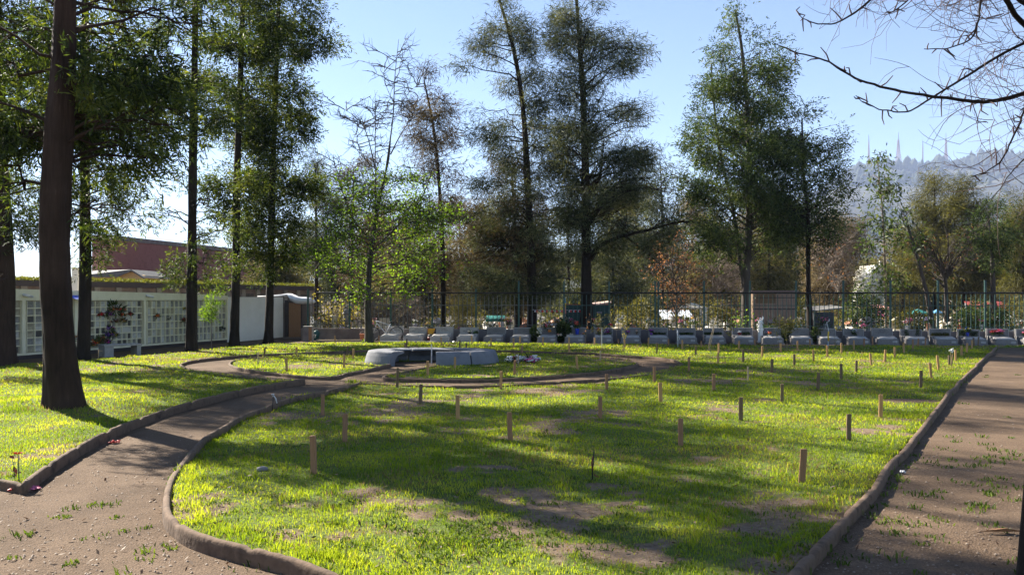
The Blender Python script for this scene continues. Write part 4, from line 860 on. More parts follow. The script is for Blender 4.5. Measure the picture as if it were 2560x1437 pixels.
# ---------------- flowers
def bouquet(loc, label, cols, r=.12, n=22, pot=None, ph=.12, pr=.05, h=.12, cat='flowers', name='flower_bouquet', seed=None, group=None, leaf=1.0, flat_=1.0, fs=.028):
    rg = np.random.default_rng(seed if seed is not None else int(abs(loc[0] * 971 + loc[1] * 37)) % 9999)
    root = empty(name, loc, label, cat, group); z0 = 0
    if pot:
        sub(MB().lathe([(pr * .7, 0), (pr * .8, ph * .3), (pr, ph * .8), (pr * 1.08, ph), (pr * .8, ph * .98)], k=12), 'pot', M[pot], root, True); z0 = ph
    mb = MB(); mats = [M[c] for c in cols]
    c0 = np.array([0, 0, z0 + h]); 
    for q in range(n):
        d = rand_unit(rg, 1)[0]; d[2] = abs(d[2]) * .8; c = c0 + d * r * np.array([1, 1, flat_]) * (.4 + .6 * rg.random()); s = fs * (.6 + .8 * rg.random()); mi = int(rg.integers(0, len(cols)))
        for _ in range(3): mb.ball(c + rg.normal(0, s * .5, 3), s * .6, rg, mi, .7, .35)
    fl = mb.build('flowers', mats, root)
    nl = int(60 * leaf)
    if nl:
        dl = rand_unit(rg, nl); dl[:, 2] = dl[:, 2] * .7 + .15; P = np.repeat(c0[None] - np.array([0, 0, h * .6]), nl, 0) + dl * r * .35
        V, Fq = rhombi(P, nrm(dl + np.array([0, 0, .3])), r * (.6 + .6 * rg.random(nl)), r * .22 * np.ones(nl), rg); o = np_mesh('leaves', V, Fq, M['leaf_green'], root)
        st = MB(); 
        if h > .06: sub(MB().tube([(0, 0, z0 * .9), (0, 0, z0 + h)], [.012, .02], 5), 'stems', M['leaf_green'], root)
    return root
def on_grave(px, z, off=.74): return row_at(px, off, z)
bouquet(on_grave(1174, .30, .66), 'pale green round melon like plant in a dark pot on a headstone ledge', ['cream', 'green'], .06, 16, 'black', .06, .07, .03, 'plant', 'potted_plant', leaf=.4)
bouquet(on_grave(1190, .30), 'low dark green sprig beside the melon like plant on a ledge', ['green', 'green'], .10, 8, None, h=.04, cat='plant', name='potted_plant', leaf=1.5)
bouquet(on_grave(1349, .05, .3), 'tall white flower wreath with a round fan face left of the orange wreath', ['white', 'cream', 'green'], .12, 44, None, h=.30, flat_=2.6, leaf=1.5)
bouquet(on_grave(1372, .54, .9), 'mass of pink and white flowers on top of a headstone', ['white', 'pink', 'white', 'red'], .24, 70, None, h=.08, flat_=.8, fs=.034)
bouquet(on_grave(1374, .36, .70), 'small orange ring shaped wreath on the flower covered headstone', ['orange', 'amber'], .06, 20, None, h=.05, leaf=.2)
bouquet(on_grave(1398, .10, .40), 'pink lilies leaning on the dark bush by the flower covered headstone', ['salmon', 'cream'], .10, 12, None, h=.16, leaf=2)
bouquet(on_grave(1443, .30, .62), 'big blue vase with tall red flowers on a headstone ledge', ['red', 'red', 'green', 'orange'], .13, 18, 'blue', .22, .085, .16, leaf=1.5, flat_=1.3)
bouquet(on_grave(1428, .22, .45), 'round pale cactus like plant left of the big blue vase', ['grey', 'cream'], .06, 18, 'green', .04, .07, .03, 'plant', 'potted_plant', leaf=.5)
bouquet(on_grave(1460, .28, .6), 'small pink and yellow flowers right of the big blue vase', ['pink', 'yellow', 'green'], .07, 12, None, h=.05)
bouquet(on_grave(1497, .24, .5), 'dark red bouquet at the left foot of the pinwheel headstone', ['maroon', 'red', 'maroon'], .10, 22, None, h=.20, flat_=1.6)
bouquet(on_grave(1519, .30, .62), 'purple and white pinwheel flowers on the pinwheel headstone', ['purple', 'white', 'lilac', 'magenta'], .14, 30, None, h=.10)
bouquet(on_grave(1527, .50, .9), 'bright red pinwheel standing above the pinwheel headstone', ['red', 'red'], .07, 18, None, h=.14, flat_=1.6, leaf=0)
bouquet(on_grave(1569, .30, .8), 'magenta flowers in a small hanging vase, left on the double vase headstone', ['magenta', 'purple'], .045, 12, 'brown', .06, .025, .05)
bouquet(on_grave(1592, .31, .8), 'pale pink flowers in a small hanging vase, right on the double vase headstone', ['cream', 'salmon'], .045, 12, 'brown', .06, .025, .05)
bouquet(on_grave(1628, .26, .55), 'violet bouquet in purple paper at the left of a headstone', ['purple', 'purple', 'magenta'], .09, 26, 'purple', .12, .05, .07)
bouquet(on_grave(1849, .30, .72), 'round dark red pot of white flowers on a headstone ledge', ['white', 'cream'], .055, 16, 'maroon', .09, .075, .02, leaf=.5)
bouquet(on_grave(1924, .27, .45), 'orange flowers in a white bowl beside the white statue', ['orange', 'orange', 'red'], .075, 18, 'white', .05, .065, .05)
bouquet(on_grave(1917, .38, .8), 'white and lilac flowers behind the orange ones in the white bowl', ['white', 'lilac'], .08, 12, None, h=.03)
bouquet(on_grave(2136, .30, .7), 'leaning bunch of white and lilac flowers on a headstone', ['white', 'lilac', 'white', 'green'], .10, 24, None, h=.15, flat_=1.5, leaf=1.6)
bouquet(on_grave(2419, .30, .7), 'blue vase of yellow and white flowers on a headstone near the right', ['yellow', 'white', 'green', 'blue'], .11, 20, 'blue', .14, .055, .10, leaf=1.5)
bouquet(on_grave(2483, .34, .7), 'dark red flowers at the left of the pink flowered headstone', ['red', 'maroon'], .09, 24, None, h=.12, flat_=.8)
bouquet(on_grave(2500, .34, .7), 'bright pink flowers at the right of the pink flowered headstone', ['pink', 'magenta', 'pink', 'red'], .13, 34, None, h=.13, flat_=.8)
bouquet(on_grave(2560, .32, .7), 'crimson flowers on the headstone cut by the right edge', ['red', 'pink'], .07, 16, None, h=.10)
def hedge(px0, px1, z, h, label, off=.78, mt='leaf_green', name='low_hedge'):
    a, b = row_at(px0, off, z), row_at(px1, off, z); rg = np.random.default_rng(int(px0)); n = int(np.linalg.norm(b - a) * 900)
    t = rg.random(n); P = a[None] * (1 - t)[:, None] + b[None] * t[:, None] + np.stack([rg.normal(0, .01, n), rg.normal(0, .02, n), rg.random(n) * h], -1)
    d = nrm(rand_unit(rg, n) + np.array([0, 0, .6])); V, Fq = rhombi(P, d, .05 * np.ones(n), .022 * np.ones(n), rg)
    o = np_mesh(name, V, Fq, M[mt], origin=(a + b) / 2); return tag(o, label, 'plant')
hedge(1630, 1664, .30, .07, 'strip of green leaves on the ledge right of the violet bouquet')
hedge(1700, 1732, .30, .06, 'strip of green leaves on the ledge behind the short white pole')
hedge(1762, 1804, .30, .08, 'strip of green leaves on the ledge behind the crossed pale canes')
hedge(1856, 1874, .30, .09, 'green leaves on the ledge right of the dark red pot')
hedge(2261, 2270, .30, .24, 'left tall green plant on the headstone with two plants')
hedge(2290, 2299, .30, .24, 'right tall green plant on the headstone with two plants')
hedge(2328, 2371, .30, .10, 'low green hedge along the ledge of a headstone', mt='leaf_olive')
hedge(2398, 2412, .30, .22, 'dark leafy plant left of the blue vase of yellow flowers')
hedge(2426, 2444, .30, .16, 'dark leafy plant right of the blue vase of yellow flowers')
def bush(px, py_mid, D, rx, rz_, label, mt='leaf_green', n=900, L=.10, W=.05, name='bush', cat='bush', z0=0):
    rg = np.random.default_rng(int(px * 3 + D)); c = A(px, py_mid, D); d = rand_unit(rg, n); rad = (.35 + .65 * rg.random(n) ** .5) * (.75 + .5 * vnoise(d[:, 0] * 2 + 5, d[:, 2] * 2 + 5, 1.3, int(px) % 50))
    P = c + d * rad[:, None] * np.array([rx, rx, rz_]); P[:, 2] = np.maximum(P[:, 2], z0 + .02)
    dd = nrm(d + rand_unit(rg, n) * .8); V, Fq = rhombi(P, dd, L * (.6 + .8 * rg.random(n)), W * np.ones(n), rg)
    root = empty(name, (c[0], c[1], z0), label, cat); o = np_mesh('foliage', V, Fq, M[mt], root); o.matrix_parent_inverse = Matrix.Translation(-root.location)
    m = MB()
    for q in range(5): e = c + rand_unit(rg, 1)[0] * np.array([rx, rx, rz_]) * .6; m.tube([(c[0], c[1], z0 - .03), ((c[0] + e[0]) / 2, c[1], (z0 + e[2]) / 2 + .02), tuple(e)], [.02, .012, .005], 4)
    part(m, 'stems', M['bark_twig'], root); return root
bush(1408, 828, 34.9, .28, .42, 'dark green bush between the garlanded headstone and the blue vase one', n=1600)
bush(1337, 835, 35.0, .16, .32, 'dark bush between the engraved cross headstone and the garlands', n=700)
bush(1962, 838, 34.0, .22, .22, 'dark leafy bush behind the sapling near the white statue', n=800)
bush(2040, 835, 33.6, .12, .22, 'small dark shrub at the left of the narrow headstone', n=400)
bush(920, 853, 34.6, .22, .08, 'low pale green weeds left of the half bare tree foot', 'leaf_bright', 400, .07, .03)
bush(1920, 822, 34.9, .28, .10, 'low green plant on the wall top right of the white statue', n=500, z0=.4)

# ---------------- low wall and fence
def wall_seg(px0, px1, name, label, mat, z=.465, off=(1.10, 1.26)):
    a, b = row_u(px0, off[0]), row_u(px1, off[0]); root = rowP(a, off[0], 0); m = MB(); n = max(1, int((b - a) / 2.4))
    for q in range(n):
        s0, s1 = a + (b - a) * q / n, a + (b - a) * (q + 1) / n
        m.box(s0 + .004, s1 - .004, off[0], off[1], -.05, z + .006 * math.sin(q * 2.3), M=rowM, bev=.01)
    o = m.build(name, M[mat], origin=root); return tag(o, label, 'wall')
wall_seg(752, 912, 'low_wall', 'low brownish concrete wall between the shed and the half bare tree', 'old_wall', .47)
wall_seg(913, 2760, 'low_wall', 'long low dark concrete wall behind the row of graves', 'concrete_dark', .462)
FX = [770, 874, 977, 1081, 1190, 1297, 1410, 1523, 1638, 1646, 1760, 1875, 1990, 2108, 2226, 2345, 2463, 2585]
fr = empty('metal_fence', row_at(770, 1.18, .46), 'dark green metal bar fence standing on the low wall', 'fence')
for px in FX:
    u = row_u(px, 1.18); q = .034; top = 2.34 if px > 1350 else (2.36 if px == 1297 else 2.05)
    V0 = MB().box(u - q, u + q, 1.18 - q, 1.18 + q, .40, top, M=rowM, bev=.006).box(u - q - .006, u + q + .006, 1.14, 1.22, top, top + .02, M=rowM)
    part(V0, 'post', M['post_green'], fr)
for j in range(len(FX) - 1):
    a, b = row_u(FX[j], 1.18), row_u(FX[j + 1], 1.18)
    if b - a < .3: continue
    n = int((b - a) / .165); m = MB(); zt = 1.83 if FX[j] > 1400 else 1.80
    for q in range(1, n):
        u = a + (b - a) * q / n; m.box(u - .011, u + .011, 1.170, 1.190, .44, zt + .01 * math.sin(q * 5.), M=rowM)
    m.box(a + .035, b - .035, 1.164, 1.172, 1.40, 1.425, M=rowM); m.box(a + .035, b - .035, 1.164, 1.172, .62, .64, M=rowM)
    part(m, 'bars', M['bar_metal'] if FX[j] < 1300 else M['post_green'], fr)
u0, u1 = row_u(790, 1.12), row_u(2760, 1.12)
part(MB().tube([rowP(u0, 1.125, 1.905), rowP((u0 + u1) / 2, 1.125, 1.895), rowP(u1, 1.125, 1.875)], .030, 8), 'top_rail', M['rail_black'], fr)

# ---------------- ring bench
def ring_bench():
    cx, cy = (1080 - 1280) / F * 23.1, 23.1; rx, ry = 1.64, 1.16
    root = empty('ring_bench', (cx, cy, 0), 'grey concrete ring bench with an opening, in the middle of the circles', 'bench')
    # section: (outset from outer top edge, z); positive = outward
    sec = [(.09, -.03), (.07, .10), (.03, .24), (-.005, .325), (-.03, .350), (-.12, .362), (-.34, .356), (-.58, .345), (-.605, .325), (-.59, .305), (-.30, .25), (-.17, .14), (-.15, -.03)]
    segs = [(-83, -52), (-50.5, 8), (9.5, 62), (63.5, 117), (118.5, 176), (177.5, 236)]
    for a0, a1 in segs:
        n = 16; V = []
        for i in range(n + 1):
            t = R_(a0 + (a1 - a0) * i / n); c, s = math.cos(t), math.sin(t); nn = np.array([c / rx, s / ry]); nn /= np.linalg.norm(nn)
            for o_, z in sec:
                e = .0 if 0 < i < n else -.006
                V.append((cx + rx * c + nn[0] * (o_ + e), cy + ry * s + nn[1] * (o_ + e), z + (e if z > .3 else 0)))
        k = len(sec); Fs = [[i * k + j, (i + 1) * k + j, (i + 1) * k + (j + 1) % k, i * k + (j + 1) % k] for i in range(n) for j in range(k)] + [list(range(k)), [n * k + j for j in range(k - 1, -1, -1)]]
        part(MB().add(V, Fs), 'bench_segment', M['concrete_bench'], root)
ring_bench()
p = G(1079, 909); tag(MB().lathe([(.016, 0), (.014, .25), (.012, .50)], k=8).build('rod', M['metal_white'], origin=(0, 0, 0)), 'thin white rod standing in the opening of the ring bench', 'rod').location = tuple(map(float, p))

# flowers lying on the grass beside the ring bench
def at_lawn(px, py): p = G(px, py, .05); p[2] = float(lawn_h(p[:1], p[1:2])[0]); return p
bouquet(at_lawn(1280, 905), 'black and white flower bunch in plastic wrap, left of the grass flowers', ['white', 'black', 'white', 'maroon'], .19, 30, None, h=.07, flat_=.8, leaf=.5, fs=.045)
bouquet(at_lawn(1303, 904), 'cream flowers lying on the grass between the other two bunches', ['cream', 'white', 'white'], .17, 34, None, h=.07, flat_=.6, leaf=.6, fs=.045)
bouquet(at_lawn(1329, 905), 'pink and white flowers lying on the grass right of the cream ones', ['pink', 'white', 'lilac', 'magenta', 'white'], .21, 56, None, h=.07, flat_=.6, leaf=.6, fs=.045)

# ---------------- niche wall
e_ = np.array([2.6, 9.8]); e_ /= np.linalg.norm(e_); n_ = np.array([e_[1], -e_[0]]); p0_ = np.array([-13.5, 24.6])
def NW(p): q = p0_ + e_ * p[0] + n_ * p[1]; return (q[0], q[1], p[2])
def ns(px):
    k = (px - 1280) / F; return (k * p0_[1] - p0_[0]) / (e_[0] - k * e_[1])
ztop = lambda s: 1.90 - .011 * s
def niche_wall():
    root = empty('niche_wall', NW((0, 0, 0)), 'long cream wall of burial niches behind the left trees', 'niche wall')
    s0, s1 = -3.6, ns(568); zb = .13
    V = [NW(q) for q in [(s0, -.55, zb), (s1, -.55, zb), (s1, -.06, zb), (s0, -.06, zb), (s0, -.55, ztop(s0)), (s1, -.55, ztop(s1)), (s1, -.06, ztop(s1)), (s0, -.06, ztop(s0))]]
    part(MB().add(V, [[3, 2, 1, 0], [4, 5, 6, 7], [0, 1, 5, 4], [1, 2, 6, 5], [2, 3, 7, 6], [3, 0, 4, 7]]), 'wall_body', M['plaque_warm'], root)
    zt = 1.62; m = MB()
    V = [NW(q) for q in [(s0, -.058, zt), (s1, -.058, zt), (s1, .03, zt), (s0, .03, zt), (s0, -.60, ztop(s0) + .03), (s1, -.60, ztop(s1) + .03), (s1, .03, ztop(s1) + .03), (s0, .03, ztop(s0) + .03), (s0, -.60, ztop(s0) + .002), (s1, -.60, ztop(s1) + .002), (s1, -.058, ztop(s1) + .002), (s0, -.058, ztop(s0) + .002)]]
    m.add(V, [[3, 2, 1, 0], [4, 5, 6, 7], [2, 3, 7, 6], [8, 9, 5, 4], [1, 2, 6, 5], [3, 0, 4, 7]]); part(m, 'header', M['wall_cream'], root)
    part(MB().box(s0, s1, -.5, .0, -.02, .125, M=NW), 'plinth', M['dark_eave'], root)
    g = MB(); g.box(s0, s1, -.056, .025, zb - .02, zb + .035, M=NW)
    secs = [(s0, ns(54), 7, .33), (ns(62), ns(187), 7, .30), (ns(191), ns(357), 7, .245), (ns(365), s1 - .05, 6, .245)]
    for s in (ns(58), ns(189), ns(361)): g.box(s - .06, s + .06, -.056, .032, zb + .036, zt, M=NW)
    g.box(s1 - .07, s1, -.056, .032, zb + .036, zt, M=NW)
    rg = np.random.default_rng(4); cells = []; mats = ['plaque_light', 'plaque_mid', 'plaque_light', 'plaque_mid', 'plaque_warm', 'plaque_dark']
    for a, b, nr, cw in secs:
        nc = max(1, round((b - a - .12) / cw)); a_, b_ = a + .06, b - .06; w_ = (b_ - a_) / nc; z0, z1 = zb + .04, zt - .01; h_ = (z1 - z0) / nr
        for r in range(1, nr): g.box(a_, b_, -.056, .018, z0 + r * h_ - .013, z0 + r * h_ + .013, M=NW)
        wide = nr == 7
        for r in range(nr):
            c = 0
            while c < nc:
                span = 2 if (wide and rg.random() < .10 and c < nc - 1) else 1
                x0 = a_ + c * w_; x1 = x0 + w_ * span
                g.box(x0 - .012, x0 + .012, -.056, .016, z0 + r * h_ + .014, z0 + (r + 1) * h_ - .014, M=NW)
                mt = mats[int(rg.integers(0, 6))] if wide else mats[int(rg.choice([0, 1, 1, 4, 1, 0]))]
                cells.append((x0 + .015, x1 - .015, z0 + r * h_ + .016, z0 + (r + 1) * h_ - .016, mt, rg.random())); c += span
    part(g, 'niche_grid', M['wall_cream'], root)
    vis = [c for c in cells if c[0] > ns(-5)]; vis.sort(key=lambda c: c[0]); first = vis[:100]; rest = vis[100:]
    def plaque(m, c, mi=0):
        x0, x1, z0, z1, mt, q = c; d = -.045 + .03 * q; m.box(x0 + .006, x1 - .006, -.055, d, z0 + .004, z1 - .01, mi, M=NW)
        if q > .45: # engraved lines / small vase shelf
            zz = z1 - .03
            for j in range(3):
                if zz > z0 + .04: m.box(x0 + .03, x1 - .03 - .02 * j, d, d + .002, zz - .006, zz, mi + 1, M=NW)
                zz -= .022
        return m
    for c in first: part(plaque(MB(), c), 'plaque', [M[c[4]], M['plaque_dark']], root)
    m = MB(); ms = ['plaque_light', 'plaque_mid', 'plaque_warm', 'plaque_dark']; mm = []
    for x in ms: mm += [M[x], M['plaque_dark']]
    for c in rest: plaque(m, c, ms.index(c[4]) * 2)
    o = part(m, 'plaques', mm, root); o['kind'] = 'stuff'
niche_wall()
def niche_flower(px, py, label, cols, r=.10, n=16, **k):
    s = ns(px); D = p0_[1] + e_[1] * s; z = CH + (HZ - py) / F * D; q = NW((s, .07, z)); return bouquet(q, label, cols, r * 1.35, int(n * 1.5), None, h=.0, **k)
niche_flower(277, 767, 'white flowers on top of the wide orange arrangement on the niche wall', ['white', 'white', 'cream'], .16, 30, flat_=.5)
niche_flower(284, 775, 'wide row of orange flowers on a shelf of the niche wall', ['orange', 'red', 'orange'], .24, 46, flat_=.35)
niche_flower(248, 788, 'small red flowers left of the purple ones on the niche wall', ['red', 'maroon'], .08, 14)
niche_flower(268, 787, 'dark purple flowers below the wide orange arrangement', ['purple', 'maroon'], .11, 18)
niche_flower(302, 788, 'red flowers in the middle of the niche wall, below the orange row', ['red', 'maroon', 'orange'], .08, 14)
niche_flower(322, 786, 'dark red bunch at the right of the flowers in the niche wall', ['maroon', 'red'], .07, 12)
niche_flower(271, 796, 'round cream flower below the dark purple ones on the niche wall', ['cream', 'white'], .06, 10, leaf=.2)
niche_flower(281, 804, 'red and white bunch in the middle height of the niche wall', ['red', 'white', 'maroon'], .09, 16)
niche_flower(303, 803, 'dark red bunch with yellow leaves at mid height of the niche wall', ['maroon', 'brown', 'yellow'], .10, 16)
niche_flower(270, 823, 'pink and purple bunch in the fifth row of the niche wall', ['pink', 'purple', 'lilac'], .11, 20)
niche_flower(263, 838, 'purple bunch low on the niche wall, left of the yellow one', ['purple', 'blue'], .10, 18)
niche_flower(279, 838, 'yellow and orange bunch low on the niche wall', ['yellow', 'orange', 'purple'], .11, 18)
niche_flower(235, 861, 'big orange red bunch on the ground beside the concrete bench', ['orange', 'red', 'brown'], .16, 30)
niche_flower(246, 850, 'brown and orange bunch above the big orange red one', ['brown', 'orange'], .11, 14)
niche_flower(260, 857, 'violet bunch in the lowest niche above the concrete bench', ['purple', 'magenta'], .12, 20)
niche_flower(389, 791, 'orange flower bunch alone on the plain niche section', ['orange', 'red'], .08, 12)
niche_flower(419, 796, 'small pale bunch on the plain niche section, right of the orange one', ['cream', 'brown'], .05, 8)
niche_flower(458, 803, 'bright red bunch beside the dark trunk on the niche wall', ['red', 'red'], .11, 22)
niche_flower(458, 773, 'green and yellow sprig above the bright red bunch', ['yellow', 'green'], .06, 8)
niche_flower(552, 822, 'white flowers with dark leaves near the right end of the niche wall', ['white', 'black'], .08, 14)
niche_flower(190, 848, 'mixed small flowers low between the two left trunks', ['white', 'red', 'orange'], .10, 14)
# blue canopy and lamps
s = ns(180); zc = CH + (HZ - 742) / F * (p0_[1] + e_[1] * s)
cr = empty('canopy', NW((s, .03, zc)), 'small blue sloping canopy above the niches', 'canopy')
part(MB().add([NW(q) for q in [(s - .32, .03, zc + .05), (s + .30, .03, zc + .05), (s + .30, .42, zc - .06), (s - .32, .42, zc - .06), (s - .32, .03, zc + .035), (s + .30, .03, zc + .035), (s + .30, .42, zc - .075), (s - .32, .42, zc - .075)]], [[0, 1, 2, 3], [7, 6, 5, 4], [3, 2, 6, 7], [0, 3, 7, 4], [1, 0, 4, 5], [2, 1, 5, 6]]), 'sheet', C('canopy_blue', (.05, .10, .62)), cr)
part(MB().box(s - .34, s + .32, .42, .44, zc - .09, zc - .055, M=NW), 'rim', M['metal_white'], cr)
for px, lb in ((60, 'white tube lamp on the niche wall header near the left edge'), (366, 'white tube lamp on the niche wall header above the bench')):
    s = ns(px); z = 1.74; lr = empty('wall_lamp', NW((s, .03, z)), lb, 'lamp')
    part(MB().tube([NW((s - .14, .10, z + .03)), NW((s + .14, .16, z - .02))], .035, 10), 'lamp_tube', M['metal_white'], lr, True)
    part(MB().tube([NW((s - .06, .03, z)), NW((s - .05, .11, z + .01))], .015, 6), 'bracket', M['bar_metal'], lr)
# white wall continuing to the shed
s1 = ns(568) + .02; s2 = 14.6
m = MB(); prof = [(s1, -.05)] + [(s1 + (s2 - s1) * t, -.02 + .03 * math.sin(t * 9)) for t in np.linspace(.1, .96, 10)] + [(s2, -.10), (s2 + .05, -.30), (s2 + .02, -.5), (s1, -.5)]
k = len(prof); V = [NW((a, b, z)) for z, e in ((.0, 0), (1.70, 0), (1.74, 1)) for a, b in prof]
m.add(V, [[l * k + j, l * k + (j + 1) % k, (l + 1) * k + (j + 1) % k, (l + 1) * k + j] for l in range(2) for j in range(k)] + [[2 * k + j for j in range(k)]])
tag(m.build('white_wall', M['wall_white'], origin=NW((s1, 0, 0))), 'plain white wall between the niche wall and the wooden shed', 'wall')
# concrete bench by the niche wall
def cbench():
    a, b = G(262, 893), G(352, 889); root = empty('concrete_bench', a, 'plain concrete bench in front of the niche wall', 'bench')
    d = b - a; L = np.linalg.norm(d[:2]); ex = d[:2] / L; ey = np.array([-ex[1], ex[0]])
    Mb = lambda p: (a[0] + ex[0] * p[0] + ey[0] * p[1], a[1] + ex[1] * p[0] + ey[1] * p[1], p[2])
    part(MB().box(-.02, L + .04, 0, .5, .30, .355, M=Mb, bev=.008), 'seat', M['concrete'], root)
    part(MB().box(.0, .26, .02, .48, -.02, .298, M=Mb, bev=.008), 'leg', M['concrete'], root)
    part(MB().box(L - .10, L + .02, .02, .48, -.02, .298, M=Mb, bev=.008), 'leg', M['concrete'], root)
cbench()
# ---------------- shed
def shed():
    D = 38.6; a = A(716, 845, D); root = empty('wooden_shed', (a[0], D, 0), 'small brown plank shed with a white tarpaulin roof by the white wall', 'shed')
    def X(px): return (px - 1280) / F * D
    z = CH + (HZ - 757) / F * D
    m = MB(); xs = np.linspace(X(722), X(752), 6)
    for i in range(5): m.box(xs[i] + .003, xs[i + 1] - .003, D, D + .03 + .01 * (i % 2), 0.0, z)
    part(m, 'plank_door', M['wood_brown'], root)
    m = MB(); m.box(X(712), X(721), D - .02, D + .06, 0, z + .12); m.box(X(721), X(753), D - .01, D + .05, z + .002, z + .07); m.box(X(752), X(755), D - .01, D + 1.6, 0, z); part(m, 'frame', M['dark_eave'], root)
    part(MB().box(X(700), X(751), D + .05, D + 1.6, 0, z), 'back_wall', M['old_wall'], root)
    # tarpaulin: lumpy folded sheet
    T = [(640, 741, 2), (668, 740, 3), (700, 738, 4), (715, 736, 5), (723, 742, 16), (738, 750, 20), (752, 751, 18), (768, 751, 15), (778, 753, 10), (784, 755, 3)]
    V = []; k = 14; rg = np.random.default_rng(2)
    for px, py, hh in T:
        c = A(px, py, D - .25); r = hh / 2 / F * D
        for j in range(k):
            t = 2 * math.pi * j / k; q = 1 + .13 * rg.normal() * .6; V.append((c[0] + .02 * rg.normal(), c[1] + .25 + 1.0 * max(0, math.cos(t)) * min(1, r * 6) - .30 * max(0, -math.cos(t)) * min(1, r * 6), c[2] + r * math.sin(t) * q))
    n = len(T); Fs = [[i * k + j, (i + 1) * k + j, (i + 1) * k + (j + 1) % k, i * k + (j + 1) % k] for i in range(n - 1) for j in range(k)] + [list(range(k)), [(n - 1) * k + j for j in range(k)][::-1]]
    part(MB().add(V, Fs), 'tarpaulin', M['tarp_white'], root, True)
    m = MB(); m.box(X(640), X(718), D + .1, D + .9, z + .20, z + .225); m.box(X(742), X(764), D + .1, D + .7, z + .28, z + .30); part(m, 'roof_sheet', M['old_wall'], root)
shed()
# concrete meter box
D = DG(854); a = A(770, 854, D); root = empty('meter_box', (a[0], D, 0), 'upright concrete box with an open brown side, right of the shed', 'concrete box')
x0, x1, x2 = [(q - 1280) / F * D for q in (757, 771, 780)]; z = CH + (HZ - 816) / F * D
part(MB().box(x0, x1, D, D + .3, -.02, z - .02, bev=.008), 'body', M['concrete_dark'], root); part(MB().box(x1, x2 - .012, D + .02, D + .28, .02, z - .03), 'door', M['wood_brown'], root)
part(MB().box(x0 - .005, x2, D - .01, D + .31, z - .018, z + .01), 'lid', M['concrete'], root); part(MB().box(x2 - .01, x2, D, D + .3, -.02, z - .02), 'side_panel', M['concrete'], root)
# garbage bag / dark green sack with white marks
p = A(787, 850, 36.0); m = MB(); rg = np.random.default_rng(5); m.ball((0, 0, .2), .22, rg, 0, 1.0, .12); m.ball((.05, .05, .32), .12, rg, 0, 1, .2)
root = empty('green_sack', (p[0], p[1], 0), 'dark teal sack with white marks leaning beside the concrete box', 'sack'); sub(m, 'sack', C('sack_teal', (.01, .07, .07)), root, True)
sub(MB().tube([(-.02, -.22, .12), (.0, -.24, .2), (.03, -.23, .26)], .01, 5).tube([(.05, -.22, .12), (.07, -.24, .2), (.10, -.22, .26)], .01, 5), 'marks', M['white'], root)
# bucket
p = row_at(907, .4); root = empty('bucket', p, 'small terracotta and white bucket left of the half bare tree', 'bucket')
sub(MB().lathe([(.10, 0), (.13, .28), (.14, .29), (.12, .28)], k=14), 'body', M['terracotta'], root, True); sub(MB().tube([(-.13, 0, .27), (-.08, 0, .36), (0, 0, .4), (.08, 0, .36), (.13, 0, .27)], .008, 5), 'handle', M['metal_white'], root)
# boards on the ground left of the tree
for q, (pa, pb, lb) in enumerate((((790, 854), (905, 853.5), 'long pale plank lying on the ground before the low brownish wall'), ((950, 857), (1090, 858), 'long concrete strip lying before the first pale headstones'))):
    a, b = G(*pa), G(*pb); d = (b - a)[:2]; L = np.linalg.norm(d); ex = d / L; ey = np.array([-ex[1], ex[0]])
    Mb = lambda p: (a[0] + ex[0] * p[0] + ey[0] * p[1], a[1] + ex[1] * p[0] + ey[1] * p[1], p[2]); o = MB().box(0, L, 0, .14, 0, .07, M=Mb, bev=.01).build('plank', M['concrete'] if q else M['wood_pale'], origin=a); tag(o, lb, 'plank' if not q else 'kerb stone')

# ---------------- bicycle
def bicycle():
    c = row_at(943, .55); root = empty('bicycle', c, 'bicycle leaning behind the half bare tree beside the first headstone', 'bicycle', rz=-al)
    def wheel(x):
        m = MB(); P = [(x + .27 * math.cos(t), 0, .29 + .27 * math.sin(t)) for t in np.linspace(0, 2 * math.pi, 33)]; m.tube(P, .018, 8, cap=False); w = sub(m, 'wheel', M['black'], root, True)
        sp = MB()
        for j in range(12): t = 2 * math.pi * j / 12; sp.tube([(x, 0, .29), (x + .26 * math.cos(t), 0, .29 + .26 * math.sin(t))], .0035, 4)
        sp.lathe([(.03, -.02), (.03, .02)], (x, 0, .29), 8); sub(sp, 'spokes', M['bar_metal'], w)
    wheel(-.17); wheel(.78)
    fm = MB(); fm.tube([(-.02, 0, .72), (.35, 0, .30)], .017, 8).tube([(-.04, 0, .80), (.52, 0, .62)], .015, 8).tube([(.35, 0, .30), (.55, 0, .70)], .015, 8).tube([(.35, 0, .30), (.78, 0, .29)], .011, 6).tube([(.52, 0, .62), (.78, 0, .29)], .010, 6)
    sub(fm, 'frame', C('bike_silver', (.55, .57, .62), metal=.3), root, True)
    sub(MB().tube([(-.05, 0, .82), (-.02, 0, .72), (-.17, 0, .29)], .015, 7), 'fork', M['metal_white'], root, True)
    sub(MB().tube([(-.16, -.24, .88), (-.05, -.1, .90), (-.04, 0, .84), (-.05, .1, .90), (-.16, .24, .88)], .012, 7), 'handlebar', C('bike_maroon', (.16, .03, .05)), root, True)
    sub(MB().ball((.56, 0, .74), .10, None, 0, .35).ball((.64, 0, .745), .08, None, 0, .4), 'saddle', M['black'], root, True)
bicycle()
